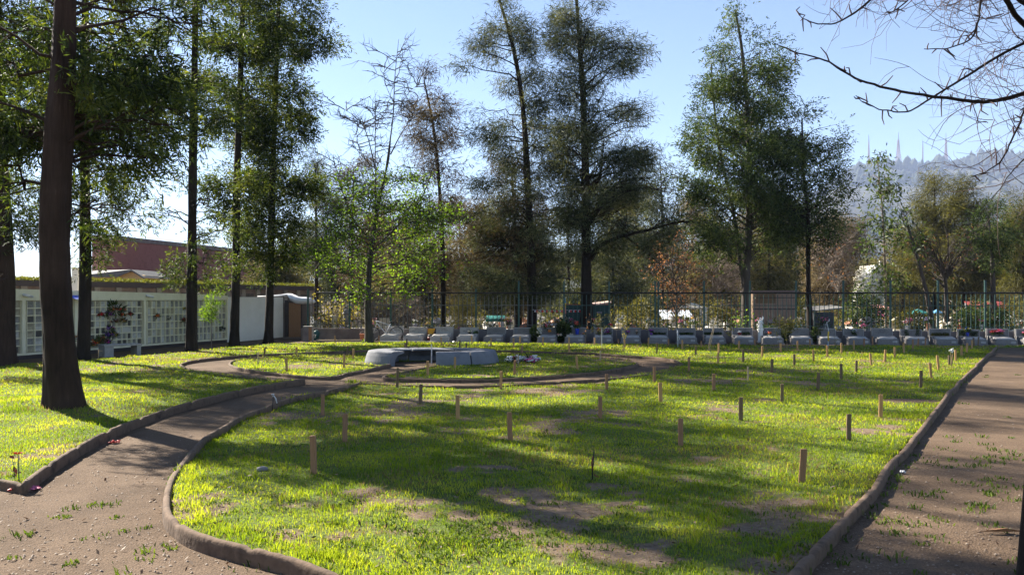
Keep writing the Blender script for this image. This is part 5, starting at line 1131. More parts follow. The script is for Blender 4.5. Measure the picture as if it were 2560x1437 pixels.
# orange bag and dark pot
p = row_at(1079, .75); root = empty('orange_bag', p, 'orange plastic bag hanging between the second and third headstones', 'bag')
V = [(-.13, 0, .50), (.15, 0, .50), (.09, -.05, .34), (.02, -.03, .18), (-.09, -.05, .22), (-.14, -.03, .36), (-.10, .10, .48), (.12, .10, .48), (.06, .12, .32), (0, .10, .19), (-.08, .12, .24), (-.12, .1, .36)]
sub(MB().add(V, [[0, 5, 4, 3, 2, 1], [6, 7, 8, 9, 10, 11], [0, 1, 7, 6], [1, 2, 8, 7], [2, 3, 9, 8], [3, 4, 10, 9], [4, 5, 11, 10], [5, 0, 6, 11]]), 'bag', M['amber'], root)
sub(MB().box(.12, .17, .02, .06, 0, .5), 'stand', M['dark_eave'], root)
p = row_at(1078, .45); root = empty('round_pot', p, 'dark red and black round pot below the orange bag', 'pot')
sub(MB().lathe([(.10, 0), (.15, .05), (.16, .13), (.14, .19)], k=14), 'pot', M['maroon'], root, True); sub(MB().lathe([(.145, .19), (.14, .24), (.08, .28), (.01, .29)], k=14), 'lid', M['black'], root, True)
# white statue between graves
def statue(p, label, s=1.0, pil=True, mat='wall_white'):
    root = empty('statue', p, label, 'statue'); z = 0
    if pil: sub(MB().lathe([(.13, 0), (.14, .05), (.10, .10), (.095, .45), (.12, .50), (.12, .54)], k=12), 'pedestal', M[mat], root, True); z = .54
    m = MB(); m.lathe([(.085 * s, z), (.09 * s, z + .10 * s), (.065 * s, z + .20 * s), (.075 * s, z + .26 * s), (.05 * s, z + .31 * s), (.025 * s, z + .33 * s)], k=10)
    m.ball((0.0, -.01, z + .375 * s), .048 * s); m.tube([(-.06 * s, -.02, z + .27 * s), (-.08 * s, -.06, z + .2 * s), (0, -.09 * s, z + .23 * s)], .02 * s, 6); m.tube([(.06 * s, -.02, z + .27 * s), (.08 * s, -.06, z + .2 * s), (0, -.09 * s, z + .23 * s)], .02 * s, 6)
    m.tube([(.03 * s, .03, z + .24 * s), (.12 * s, .06, z + .40 * s), (.10 * s, .06, z + .48 * s)], [.03 * s, .03 * s, .006], 6); m.tube([(-.03 * s, .03, z + .24 * s), (-.10 * s, .06, z + .34 * s)], [.03 * s, .01 * s], 6)
    sub(m, 'figure', M[mat], root, True); return root
statue(row_at(1901, .75), 'small white winged figure on a white pedestal between two graves')

# ---------------- saplings, canes and rods on the lawn
def sapling(px, py0, py1, label, mt='leaf_green', dx=0, n=160, spread=.16, low=.45, L=.07, W=.03, stem='bark_pale', name='sapling', r=.010, stake=None):
    b = G(px, py1, .03); k = b[1] / F; h = (py1 - py0) * k; rg = np.random.default_rng(int(px)); root = empty(name, (b[0], b[1], 0), label, 'young tree')
    T = [(0, 0, -.03), (dx * k * .25 + .01, 0, h * .3), (dx * k * .6 - .015, 0.01, h * .65), (dx * k, 0, h)]; Tc = catmull(T, 5); m = MB().tube(Tc, np.linspace(r, r * .35, len(Tc)), 6)
    tips = []
    for q in range(9):
        i = rg.integers(int(len(Tc) * low), len(Tc)); d = rand_unit(rg, 1)[0]; d[2] = abs(d[2]) * .8 + .2; e = Tc[i] + d * spread * (.5 + .8 * rg.random()); m.tube([Tc[i], (Tc[i] + e) / 2 + rg.normal(0, .01, 3), e], [r * .4, r * .3, r * .15], 4); tips += [(Tc[i] + e) / 2, e, e]
    sub(m, 'stem', M[stem], root)
    if n:
        tips = np.array(tips); P = tips[rg.integers(0, len(tips), n)] + rg.normal(0, spread * .22, (n, 3)); V, Fq = rhombi(P, nrm(rand_unit(rg, n) + np.array([0, 0, .2])), L * (.6 + .8 * rg.random(n)), W * np.ones(n), rg); np_mesh('leaves', V, Fq, M[mt], root)
    if stake: sub(MB().tube([(.05, .02, -.02), (.05, .02, h * stake)], .012, 6), 'support_cane', M['metal_white'], root)
sapling(1461, 790, 867, 'bent bare sapling with a few dry leaves before the blue vase', 'leaf_rust', 12, 26, .10, .5, .06, .03)
sapling(1501, 793, 867, 'grey green olive like sapling tied to a pale cane', 'leaf_olive', 2, 260, .22, .5, .07, .022, stake=.7)
sapling(1556, 800, 870, 'thin sapling with yellow leaves before the double vase headstone', 'leaf_yellow', 12, 120, .12, .4, .06, .03)
sapling(1826, 812, 866, 'small leafy sapling before the dark red pot headstone', 'leaf_yellow', 6, 140, .14, .4, .06, .03)
sapling(1948, 806, 866, 'short yellow topped sapling just left of the broad leafy one', 'leaf_yellow', -16, 90, .14, .4, .06, .03)
sapling(1967, 812, 881, 'broad leafy sapling in front of the white framed headstone', 'leaf_olive', 0, 420, .34, .5, .09, .04)
sapling(2044, 786, 867, 'thin pointed conifer sapling left of the yellow ribbon', 'leaf_olive', 8, 200, .12, .35, .06, .02)
sapling(2087, 840, 872, 'tiny pale sprig right of the yellow ribbon', 'leaf_yellow', 0, 30, .08, .3, .04, .02, r=.005)
sapling(1859, 857, 874, 'tiny green sprig behind a dark stake, below the slatted shed', 'leaf_bright', 0, 40, .06, .2, .05, .02, r=.005)
sapling(1300, 828, 842, 'bright green heart shaped leaf sprig before the engraved cross headstone', 'leaf_bright', -8, 14, .05, .6, .12, .10, r=.006)
sapling(528, 745, 868, 'young feathery tree between the two dark trunks at the niche wall', 'leaf_bright', 2, 620, .42, .5, .14, .03, r=.022)
sapling(122, 880, 925, 'dry twig standing at the foot of the leftmost trunk', 'leaf_rust', 8, 6, .10, .3, .05, .02, r=.006)
def rod(pts, label, mat, r=.012, name='cane', cat='cane', extra=None):
    b = G(pts[0][0], pts[0][1], .03); k = b[1] / F; root = empty(name, (b[0], b[1], 0), label, cat); b0 = pts[0]
    P = [((a - b0[0]) * k, .0, (b0[1] - c) * k + (.0 if i else -.04)) for i, (a, c) in enumerate(pts)]
    sub(MB().tube(P, r, 7), 'cane', M[mat], root, True)
    for nm, ps, rr, mt in (extra or []): sub(MB().tube([((a - b0[0]) * k, -.015, (b0[1] - c) * k) for a, c in ps], rr, 6), nm, M[mt], root, True)
    return root
rod([(1694, 868), (1694, 822)], 'short white pole with a white loop before a grey headstone', 'metal_white', .014, extra=[('loop', [(1694, 845), (1698, 834), (1699, 842), (1696, 850), (1697, 868)], .007, 'white')])
rod([(1769, 879), (1774, 850), (1792, 787)], 'two crossed pale canes leaning right on the far lawn', 'wood_pale', .011, extra=[('cane', [(1770, 879), (1778, 850), (1786, 815)], .009, 'wood_pale')])
rod([(2071, 868), (2070, 845), (2071, 822), (2067, 803), (2073, 800), (2073, 795)], 'white cane with yellow and blue ribbons standing before the narrow headstone', 'metal_white', .012, extra=[('yellow_ribbon', [(2071, 850), (2070, 838), (2071, 826)], .025, 'yellow'), ('blue_ribbon', [(2068, 868), (2069, 858)], .018, 'skyblue')])
rod([(1480, 1200), (1482, 1160), (1485, 1117)], 'thin black rod wrapped with red tape on the front lawn', 'black', .006, name='marker_rod', cat='rod', extra=[('red_tape', [(1480, 1165), (1479, 1145), (1482, 1130)], .006, 'maroon'), ('red_tape', [(1484, 1175), (1490, 1180), (1497, 1183)], .004, 'maroon')])
rod([(680, 1025), (682, 1005), (683, 985)], 'thin dark rod tied with white ribbon at the edge of the curving path', 'black', .007, name='marker_rod', cat='rod', extra=[('ribbon', [(684, 982), (690, 990), (693, 1002)], .008, 'white'), ('ribbon', [(683, 986), (680, 980), (686, 979)], .010, 'white')])
rod([(247, 898), (246, 885), (247, 872)], 'thin pale stick standing left of the plain concrete bench', 'wood_pale', .010, name='stick', cat='stick', extra=[('twig', [(246, 873), (257, 875)], .006, 'wood_pale')])
rod([(837, 910), (837, 883)], 'very thin dark rod inside the left half circle', 'wood_dark', .006, name='marker_rod', cat='rod')
rod([(1514, 915), (1514, 884)], 'very thin dark rod inside the right half circle', 'wood_dark', .006, name='marker_rod', cat='rod')
# white artificial rose tied to a stake near right kerb
p = G(2378, 921, .03); root = empty('white_rose', p, 'white cloth flower tied to crossed dark sticks near the right kerb', 'flower')
k = p[1] / F; m = MB(); rg = np.random.default_rng(9)
for q in range(7): m.ball(((-2 + rg.uniform(-4, 4)) * k, rg.normal(0, .02), (44 + rg.uniform(-3, 3)) * k), .035, rg, 0, .8, .4)
m.tube([(2 * k, 0, 40 * k), (6 * k, 0, 44 * k), (5 * k, 0, 50 * k), (0, 0, 48 * k)], .010, 5); sub(m, 'flower', M['white'], root)
sub(MB().tube([(0, 0, 0), (-1 * k, 0, 44 * k)], .008, 5).tube([(2 * k, .02, 8 * k), (5 * k, .02, 36 * k)], .014, 5), 'sticks', M['wood_dark'], root)

# ---------------- red lily by the corner, petals, stone, litter
def lily():
    b = G(48, 1208, .03); k = b[1] / F; root = empty('red_lily', b, 'red lily plant standing at the bottom left corner of the lawn', 'flower')
    sub(MB().tube([(0, 0, -.03), (-.004, 0, 30 * k), (-3 * k, 0, 72 * k)], [.006, .005, .004], 6).tube([(-10 * k, 0, 0), (-11 * k, 0, 16 * k), (-14 * k, 0, 55 * k)], [.004, .004, .003], 5), 'stem', M['green'], root)
    m = MB(); c = np.array([-4 * k, 0, 72 * k])
    for j in range(6):
        t = j * 1.047 + .3; d = np.array([math.cos(t), math.sin(t) * .6, .45]); L = 17 * k; s = np.array([-math.sin(t), math.cos(t), 0]) * 3.6 * k
        m.add([c, c + d * L * .5 - s + [0, 0, .006], c + d * L + [0, 0, -.006], c + d * L * .5 + s + [0, 0, .006]], [[0, 1, 2, 3]])
    sub(m, 'bloom', C('lily_red', (.70, .03, .015)), root)
    m = MB()
    for x, z, dx, dz in ((-12, 62, -14, 8), (2, 60, 14, 10), (-14, 45, 3, -20), (-12, 40, 5, -18), (-4, 28, 8, -2), (-6, 20, -9, 4)):
        a = np.array([x * k, 0, z * k]); e = a + np.array([dx * k, .01, dz * k]); s = np.array([.010, .012, .006]); mid = (a + e) / 2; m.add([a, mid - s, e, mid + s], [[0, 1, 2, 3]], 0)
    sub(m, 'leaves', C('dry_leaf_red', (.28, .06, .03)), root)
lily()
for px, py, lb, cn in ((287, 1108, 'fallen red flower head on the gravel path', 'red'), (38, 1227, 'red petals on the gravel at the kerb corner', 'red'), (78, 1224, 'pink red petals right of the kerb corner', 'pink')):
    m = MB(); rg = np.random.default_rng(px)
    for q in range(9): m.ball((rg.normal(0, .03), rg.normal(0, .03), .014 + .012 * rg.random()), .022, rg, 0, .5, .5)
    o = m.build('fallen_petals', M[cn]); o.location = tuple(map(float, G(px, py))); tag(o, lb, 'petals')
rg = np.random.default_rng(4); o = MB().ball((0, 0, .01), .06, rg, 0, .5, .12).build('stone', M['granite'], smooth=True); o.location = tuple(map(float, at_lawn(656, 1188))); tag(o, 'smooth grey stone lying in the grass near the curving kerb', 'stone')
m = MB()
for q in range(5): m.ball((rg.normal(0, .018), rg.normal(0, .018), .015), .016, rg, 0, .7, .5)
o = m.build('paper_scrap', M['white']); o.location = tuple(map(float, G(2256, 1182))); tag(o, 'small crumpled white paper beside the straight right kerb', 'litter')
o = MB().add([(-.10, 0, .01), (.02, -.012, .03), (.12, .0, .01), (.02, .015, .012), (.05, .03, .02), (-.03, .05, .01)], [[0, 1, 2, 3], [1, 4, 5, 3]]).build('bark_piece', M['wood_brown']); o.location = tuple(map(float, G(2500, 1333))); o.scale = (1.6, 1.6, 1.4); tag(o, 'reddish torn bark piece on the right gravel path', 'bark')
for px, py, lb in ((1225, 866, 'pale broken stone on the grass below the fifth headstone'), (1136, 857, 'pale rubble between the third and fourth headstones')):
    o = MB().ball((0, 0, .03), .09, rg, 0, .5, .3).build('stone', M['granite_slab']); o.location = tuple(map(float, G(px, py))); tag(o, lb, 'stone')

# ================================================================== BEYOND THE FENCE
def soil_sheet():
    a = [rowP(-6, 1.3, .03), rowP(40, 1.3, .03)]; V = [a[0], a[1], (60, 120, .03), (-30, 120, .03), (-9.0, 42, .03)]
    tag(MB().add(V, [[0, 1, 2, 3, 4]]).build('cemetery_ground', M['soil_dark']), 'bare dark earth of the cemetery beyond the fence', None, None, 'structure')
soil_sheet()
def box_thing(px0, px1, y0, D, depth, name, label, cat): pass
def XX(px, D): return (px - 1280) / F * D
def ZZ(py, D): return CH + (HZ - py) / F * D
# brown slatted shed
D = 37.6; root = empty('slatted_shed', (XX(1935, D), D, 0), 'brown slatted wooden shed behind the fence', 'shed'); x0, x1, z1 = XX(1882, D), XX(1990, D), ZZ(728, D)
n = 17; m = MB()
for i in range(n): a, b = x0 + (x1 - x0) * i / n, x0 + (x1 - x0) * (i + 1) / n; m.box(a + .006, b - .006, D, D + .03, .02, z1 - .02)
part(m, 'slats', noisy('slat_wood', (.24, .165, .13), (.36, .26, .20), 3, .85, .2, (8, 8, 1)), root); part(MB().box(x0 - .0, x1 + .0, D + .035, D + 1.6, 0.02, z1 - .05), 'body', M['wood_dark'], root)
part(MB().box(x0, x1, D - .03, D - .002, ZZ(774, D), ZZ(771, D)).box(x0, x1, D - .03, D - .002, ZZ(745, D), ZZ(743, D)), 'rails', M['dark_eave'], root); part(MB().box(x0 - .1, x1 + .08, D - .12, D + 1.7, z1 - .02, z1 + .03), 'roof', C('roof_mauve', (.20, .15, .14)), root)
part(MB().box(x0 + .15, x0 + .95, D - .02, D - .001, ZZ(758, D), z1 - .06), 'dark_panel', M['wood_dark'], root)
# dark hut
D = 38.2; root = empty('dark_hut', (XX(2065, D), D, 0), 'low dark hut with a grey sloping sheet roof right of the slatted shed', 'hut')
part(MB().box(XX(2036, D), XX(2084, D), D, D + 1.2, .02, ZZ(781, D)), 'body', C('hut_dark', (.04, .045, .055)), root)
part(MB().add([(XX(2032, D), D - .2, ZZ(779, D)), (XX(2105, D), D - .2, ZZ(771, D)), (XX(2105, D), D + 1.3, ZZ(765, D)), (XX(2032, D), D + 1.3, ZZ(772, D)), (XX(2032, D), D - .2, ZZ(776, D)), (XX(2105, D), D - .2, ZZ(768, D)), (XX(2105, D), D + 1.3, ZZ(762, D)), (XX(2032, D), D + 1.3, ZZ(769, D))], [[0, 1, 2, 3], [4, 5, 6, 7], [0, 1, 5, 4], [1, 2, 6, 5], [3, 0, 4, 7], [2, 3, 7, 6]]), 'roof', M['roof_grey'], root)
# green booth
D = 38.0; root = empty('green_booth', (XX(1470, D), D, 0), 'dark green booth with red trim behind the tallest casuarina', 'booth')
part(MB().box(XX(1415, D), XX(1524, D), D, D + 1.5, .02, ZZ(763, D)), 'body', C('booth_green', (.015, .05, .045)), root)
part(MB().box(XX(1413, D), XX(1524, D), D - .03, D - .002, ZZ(763, D), ZZ(760, D)), 'red_trim', C('trim_red', (.30, .05, .02)), root)
part(MB().add([(XX(1490, D), D - .1, ZZ(761, D)), (XX(1528, D), D - .1, ZZ(754, D)), (XX(1528, D), D + 1.3, ZZ(752, D)), (XX(1480, D), D + 1.3, ZZ(758, D)), (XX(1490, D), D - .1, ZZ(763, D)), (XX(1528, D), D - .1, ZZ(758, D))], [[0, 1, 2, 3], [4, 5, 1, 0]]), 'roof_sheet', C('roof_peach', (.60, .42, .33)), root)
part(MB().box(XX(1492, D), XX(1505, D), D - .03, D - .002, ZZ(783, D), ZZ(779, D)), 'name_plate', C('plate_mauve', (.22, .19, .24)), root)
# bunting of small red white and blue flags
D = 36.9; root = empty('bunting', (XX(1395, D), D, 0), 'string of small red, white and blue flags hung behind the fence', 'bunting')
part(MB().tube([A(1330, 774, D), A(1380, 776, D), A(1450, 774, D), A(1465, 772, D)], .006, 4), 'string', M['white'], root)
part(MB().tube([A(1330, 835, D), A(1330, 773, D)], .02, 6).tube([A(1465, 835, D), A(1465, 771, D)], .02, 6), 'string_post', M['dark_eave'], root)
for px in (1340, 1354, 1365, 1378, 1390, 1403, 1425, 1436, 1447):
    a = XX(px - 4.2, D); b = XX(px + 4.2, D); z0, z1 = ZZ(781, D), ZZ(775, D); zm = (z0 + z1) / 2 + .02; y = D - .02; c = a + (b - a) * .45
    part(MB().add([(a, y, z0 + .02), (c, y - .02, z0 + .01), (c, y - .02, z1), (a, y, z1)], [[0, 1, 2, 3]], 0).add([(c, y - .02, z0 + .01), (b, y + .01, z0), (b, y + .01, z1), (c, y - .02, z1)], [[0, 1, 2, 3]], 1).add([(a, y - .004, zm), (a + (c - a) * .7, y - .02, zm), (a + (c - a) * .7, y - .02, z1), (a, y - .004, z1)], [[0, 1, 2, 3]], 2), 'flag', [M['white'], M['red'], M['blue']], root)
# coloured pennant on the post
D = 35.9; root = empty('pennant', A(1411, 760, D), 'tall blue, yellow and red pennant hanging on a fence post', 'pennant')
for nm, y0, y1, mt, ww in (('blue_band', 745, 757, 'skyblue', 6), ('yellow_band', 757, 768, 'yellow', 8), ('red_band', 768, 784, 'salmon', 9)):
    part(MB().add([(XX(1411 - ww / 2, D), D - .0, ZZ(y1, D)), (XX(1411 + ww / 2, D), D - .04, ZZ(y1, D)), (XX(1411 + ww / 2.5, D), D - .02, ZZ(y0, D)), (XX(1411 - ww / 2.5, D), D - .02, ZZ(y0, D))], [[0, 1, 2, 3]]), nm, M[mt], root)
# gazebo
D = 54; root = empty('gazebo', (XX(1727, D), D, 0), 'cream pyramid roofed gazebo far behind the fence', 'gazebo'); xa, xb, zt, ze = XX(1694, D), XX(1762, D), ZZ(756, D), ZZ(768, D)
part(MB().add([(xa, D - .8, ze), (xb, D - .8, ze), (xb, D + .8, ze), (xa, D + .8, ze), ((xa + xb) / 2, D, zt), (xa, D - .8, ze - .08), (xb, D - .8, ze - .08), (xb, D + .8, ze - .08), (xa, D + .8, ze - .08)], [[0, 1, 4], [1, 2, 4], [2, 3, 4], [3, 0, 4], [5, 6, 1, 0], [6, 7, 2, 1], [7, 8, 3, 2], [8, 5, 0, 3]]), 'roof', M['cream'], root)
for x in (xa + .08, xb - .08):
    for y in (D - .7, D + .7): part(MB().box(x - .05, x + .05, y - .05, y + .05, 0, ze - .081), 'post', M['white'], root)
# zinc canopy
D = 44; root = empty('tin_canopy', (XX(1690, D), D, 0), 'silvery corrugated tin canopy below the gazebo', 'canopy'); m = MB(); n = 36; V = []
for i in range(n + 1): x = XX(1650 + (1732 - 1650) * i / n, D); w_ = .03 * (i % 2); V += [(x, D - .7, ZZ(797, D) + w_), (x, D + .9, ZZ(784, D) + .15 + w_)]
m.add(V, [[2 * i, 2 * i + 2, 2 * i + 3, 2 * i + 1] for i in range(n)]); o = part(m, 'tin_sheet', M['roof_zinc'], root)
for x in (1654, 1728):
    for yy in (D - .6, D + .8): part(MB().box(XX(x, D) - .03, XX(x, D) + .03, yy - .03, yy + .03, 0, ZZ(797, D) + (.0 if yy < D else .22)), 'post', M['dark_eave'], root)
# parasols & awnings
def parasol(px, py, wpx, D, mat, label, hpx=9):
    c = A(px, py, D); r = wpx / 2 / F * D; h = hpx / F * D; root = empty('parasol', (c[0], D, 0), label, 'parasol'); V = [(c[0], D, c[2] + h)]; k = 8
    for j in range(k): t = 2 * math.pi * j / k; V.append((c[0] + r * math.cos(t), D + r * math.sin(t), c[2]))
    for j in range(k): t = 2 * math.pi * j / k; V.append((c[0] + r * math.cos(t), D + r * math.sin(t), c[2] - .06))
    part(MB().add(V, [[0, 1 + j, 1 + (j + 1) % k] for j in range(k)] + [[1 + j, 9 + j, 9 + (j + 1) % k, 1 + (j + 1) % k] for j in range(k)]), 'canopy', M[mat], root)
    part(MB().tube([(c[0], D, 0), (c[0], D, c[2] + h)], .025, 6), 'pole', M['metal_white'], root)
C('parasol_teal', (.02, .16, .14)); parasol(2295, 782, 58, 45, 'parasol_teal', 'teal parasol over graves seen beside the pale leaning trunk', 10); parasol(2342, 780, 26, 46, 'skyblue', 'small turquoise parasol right of the pale leaning trunk', 7)
def awning(px0, px1, y0, y1, D, mat, label, dp=1.2):
    root = empty('awning', (XX((px0 + px1) / 2, D), D, 0), label, 'awning'); a, b = XX(px0, D), XX(px1, D)
    part(MB().add([(a, D - dp / 2, ZZ(y1, D)), (b, D - dp / 2, ZZ(y1, D)), (b, D + dp / 2, ZZ(y0, D)), (a, D + dp / 2, ZZ(y0, D)), (a, D - dp / 2, ZZ(y1, D) - .12), (b, D - dp / 2, ZZ(y1, D) - .12), (a + .02, D + dp / 2, ZZ(y0, D) - .05), (b - .02, D + dp / 2, ZZ(y0, D) - .05)], [[0, 1, 2, 3], [4, 5, 1, 0], [4, 6, 7, 5], [0, 3, 6, 4], [1, 5, 7, 2]]), 'cover', M[mat], root)
    for x in (a + .05, b - .05):
        for y, zz in ((D - dp / 2 + .05, ZZ(y1, D) - .13), (D + dp / 2 - .05, ZZ(y0, D) - .07)): part(MB().tube([(x, y, 0), (x, y, zz)], .022, 6), 'post', M['metal_white'], root)
awning(1215, 1262, 789, 796, 39.5, 'teal', 'green awning over a grave between the fifth and sixth headstones')
awning(2148, 2214, 762, 768, 46, 'salmon', 'long salmon red awning below the white chapel'); awning(2196, 2215, 778, 790, 44, 'pink', 'small pink awning under the salmon one', .6)
C('awning_red', (.26, .045, .035)); C('parasol_teal', (.02, .16, .14)); awning(2425, 2520, 753, 770, 44, 'awning_red', 'wide red awning behind the straight trunk near the right edge')
# white chapel
D = 62; root = empty('white_chapel', (XX(2190, D), D, 0), 'white stepped gable chapel seen between trees at the right', 'chapel')
m = MB(); xs = [(2172, 2216, 790, 720), (2174, 2214, 720, 690), (2179, 2213, 690, 672), (2190, 2212, 672, 662)]
for i, (a, b, y0, y1) in enumerate(xs): m.box(XX(a, D), XX(b, D), D + .02 * i, D + 3 - .02 * i, max(0, ZZ(y0, D) + (.002 if i else 0)), ZZ(y1, D))
part(m, 'wall', M['wall_white'], root); part(MB().box(XX(2188, D), XX(2200, D), D - .03, D - .002, 0, ZZ(745, D)), 'door', M['wood_dark'], root)
part(MB().box(XX(2199, D), XX(2203, D), D, D + .1, ZZ(662, D), ZZ(652, D)).box(XX(2196, D), XX(2206, D), D, D + .1, ZZ(657, D), ZZ(655, D)), 'cross', M['wall_white'], root)
# column and statue at the left
D = 38.0; root = empty('stone_column', (XX(836, D), D, 0), 'short cream column with a wide cap behind the low brownish wall', 'column')
sub(MB().lathe([(.16, 0), (.16, .1), (.12, .14), (.115, .86), (.17, .92), (.17, .97)], k=14), 'shaft', M['cream'], root, True)
statue(A(867, 0, 38.2) * [1, 1, 0] + [0, 0, .15], 'grey robed statue beside a fence post left of the half bare tree', 1.7, True, 'granite')
# tombs and flowers between fence and trees
rg = np.random.default_rng(21); tomb_n = {}
TC = [('wall_white', 'white'), ('granite_slab', 'pale grey'), ('cream', 'cream'), ('concrete', 'grey'), ('terracotta', 'terracotta')]
def bay(px):
    j = sum(1 for q in FX if q != 1646 and q < px); return ORD[min(max(j - 1, 0), 15)]
used = set()
def uniq(lb, group):
    return lb
tombs = []
for i in range(92):
    px = rg.uniform(775, 2600); D = rg.uniform(38.4, 50)
    if 1875 < px < 1995 or 1412 < px < 1526: D = rg.uniform(40.5, 47)
    tombs.append((px, D, int(rg.choice([0, 0, 1, 1, 2, 3, 4], p=[.2, .2, .2, .1, .15, .1, .05])), int(rg.integers(0, 4))))
tombs.sort()
KN = ['cross tomb', 'slab tomb', 'arched tomb', 'little house tomb']; per = {}
for px, D, ci, ty in tombs: per.setdefault((bay(px), ci, ty), []).append((px, D))
for px, D, ci, ty in tombs:
    lst = per[(bay(px), ci, ty)]; q = '' if len(lst) == 1 else ('left hand ' if (px, D) == lst[0] else ('right hand ' if (px, D) == lst[-1] else f'{ORD[lst.index((px, D))]} '))
    lb = f'{q}{TC[ci][1]} {KN[ty]} beyond the {bay(px)} fence bay from left'
    x = XX(px, D); root = empty('tomb', (x, D, 0), lb, 'tomb', 'tombs crowded beyond the fence', rz=rg.normal(0, .25)); mt = M[TC[ci][0]]; h = rg.uniform(.42, .88); w_ = rg.uniform(.2, .36)
    sub(MB().box(-w_, w_, -.7, .35, 0, .28 + .1 * rg.random(), bev=.02), 'slab', mt, root)
    if ty == 0: sub(MB().box(-.045, .045, .26, .34, .2, h + .2, bev=.008).box(-.24, -.047, .262, .338, h - .12, h - .03, bev=.006).box(.047, .24, .262, .338, h - .12, h - .03, bev=.006), 'cross', mt, root)
    elif ty == 1: sub(MB().box(-w_ + .02, w_ - .02, .24, .36, .2, h, bev=.02), 'headstone', mt, root)
    elif ty == 2:
        P = [(-w_, .2)] + [(-w_ * math.cos(t), h - .2 + .24 * math.sin(t)) for t in np.linspace(0, math.pi, 9)] + [(w_, .2)]; k = len(P)
        V = [(a, .24, b) for a, b in P] + [(a, .36, b) for a, b in P]; sub(MB().add(V, [list(range(k))[::-1], list(range(k, 2 * k))] + [[j, (j + 1) % k, k + (j + 1) % k, k + j] for j in range(k)]), 'headstone', mt, root)
    else:
        sub(MB().box(-w_, w_, -.1, .34, .2, h * .8), 'walls', mt, root); a = w_ + .06; z = h * .8
        sub(MB().add([(-a, -.16, z), (a, -.16, z), (a, .4, z), (-a, .4, z), (0, -.16, z + .24), (0, .4, z + .24)], [[0, 1, 4], [3, 5, 2], [0, 4, 5, 3], [1, 2, 5, 4], [0, 3, 2, 1]]), 'roof', M['terracotta'] if rg.random() < .5 else mt, root)
palette = [['white', 'cream'], ['pink', 'white'], ['yellow', 'green'], ['red', 'white'], ['orange', 'yellow'], ['magenta', 'pink'], ['white', 'lilac'], ['salmon', 'cream'], ['skyblue', 'white']]
pn = ['white and cream', 'pink and white', 'yellow', 'red and white', 'orange and yellow', 'magenta', 'white and lilac', 'salmon', 'sky blue and white']
fl = sorted([(rg.uniform(780, 2590), rg.uniform(36.7, 42), int(rg.integers(0, 9)), rg.uniform(.25, .85)) for _ in range(105)] + [(1037, 36.8, 0, .75), (1068, 37, 4, .6), (1270, 37.5, 4, .8), (1660, 36.6, 7, .45), (1573, 37, 2, .6), (1825, 37.2, 0, .55), (2100, 37.2, 0, .4)])
per = {}
for px, D, ci, z in fl: per.setdefault((bay(px), ci), []).append(px)
for px, D, ci, z in fl:
    if (1878 < px < 1994 or 1412 < px < 1526) and D > 37.4: D = 37.2
    lst = per[(bay(px), ci)]; q = '' if len(lst) == 1 else ('left hand ' if px == lst[0] else ('right hand ' if px == lst[-1] else f'{ORD[lst.index(px)]} '))
    bouquet((XX(px, D), D, z * .55), f'{q}{pn[ci]} flowers in a pot beyond the {bay(px)} fence bay', palette[ci], rg.uniform(.10, .22), 16, ['white', 'terracotta', 'grey', 'cream'][int(rg.integers(0, 4))], z * .3, .07, .10, group='potted flowers beyond the fence', flat_=1.2, fs=.034, leaf=.7)
# scrub filling the cemetery
def scrub():
    rg = np.random.default_rng(33); n = 34000; px = rg.uniform(760, 2640, n); D = rg.uniform(37.4, 62, n); x = (px - 1280) / F * D
    dens = vnoise(x, D * .7, .9, 51); k = dens > .42; x, D, dens = x[k], D[k], dens[k]; hmax = .35 + 1.5 * np.clip(dens - .42, 0, 1) * (1 + (D - 37) * .06); z = rg.random(len(x)) * hmax
    P = np.stack([x, D, z], -1); d = nrm(rand_unit(rg, len(x)) + np.array([0, 0, .7])); V, Fq = rhombi(P, d, rg.uniform(.10, .26, len(x)), rg.uniform(.03, .07, len(x)), rg)
    tag(np_mesh('scrub', V, Fq, M['leaf_olive']), 'low tangled scrub between the tombs beyond the fence', 'scrub', None, 'stuff')
    n = 60000; x = rg.uniform(-22, 75, n); D = rg.uniform(88, 104, n); hm = 4.0 + 3.5 * vnoise(x, D * 0, .22, 52) + 1.8 * vnoise(x, D * 0, .9, 53); z = hm * rg.random(n) ** .7
    hole = vnoise(x, z, .5, 54) < .30; x, D, z = x[~hole], D[~hole], z[~hole]
    P = np.stack([x, D, z], -1); d = nrm(rand_unit(rg, len(x)) + np.array([0, 0, .3])); V, Fq = rhombi(P, d, rg.uniform(.5, 1.1, len(x)), rg.uniform(.2, .42, len(x)), rg)
    tag(np_mesh('distant_woodland', V, Fq, M['leaf_olive']), 'far mass of woodland closing the view behind the cemetery', 'woodland', None, 'stuff')
scrub()
bush(2450, 800, 39.5, .9, .75, 'leafy green shrub partly hiding the wide red awning', 'leaf_green', 2600, .12, .05)
bush(2545, 795, 40.5, 1.0, .9, 'olive shrub behind the fence at the right edge', 'leaf_olive', 2600, .12, .05)
bush(2275, 805, 39.5, .7, .55, 'olive shrub below the teal parasol', 'leaf_olive', 1800, .12, .05)
bush(2010, 790, 40.5, .5, .9, 'thin shrub between the slatted shed and the dark hut', 'leaf_olive', 1500, .12, .05)
bush(1600, 795, 41, .9, .8, 'olive shrub behind the fence right of the green booth', 'leaf_olive', 2400, .12, .05)
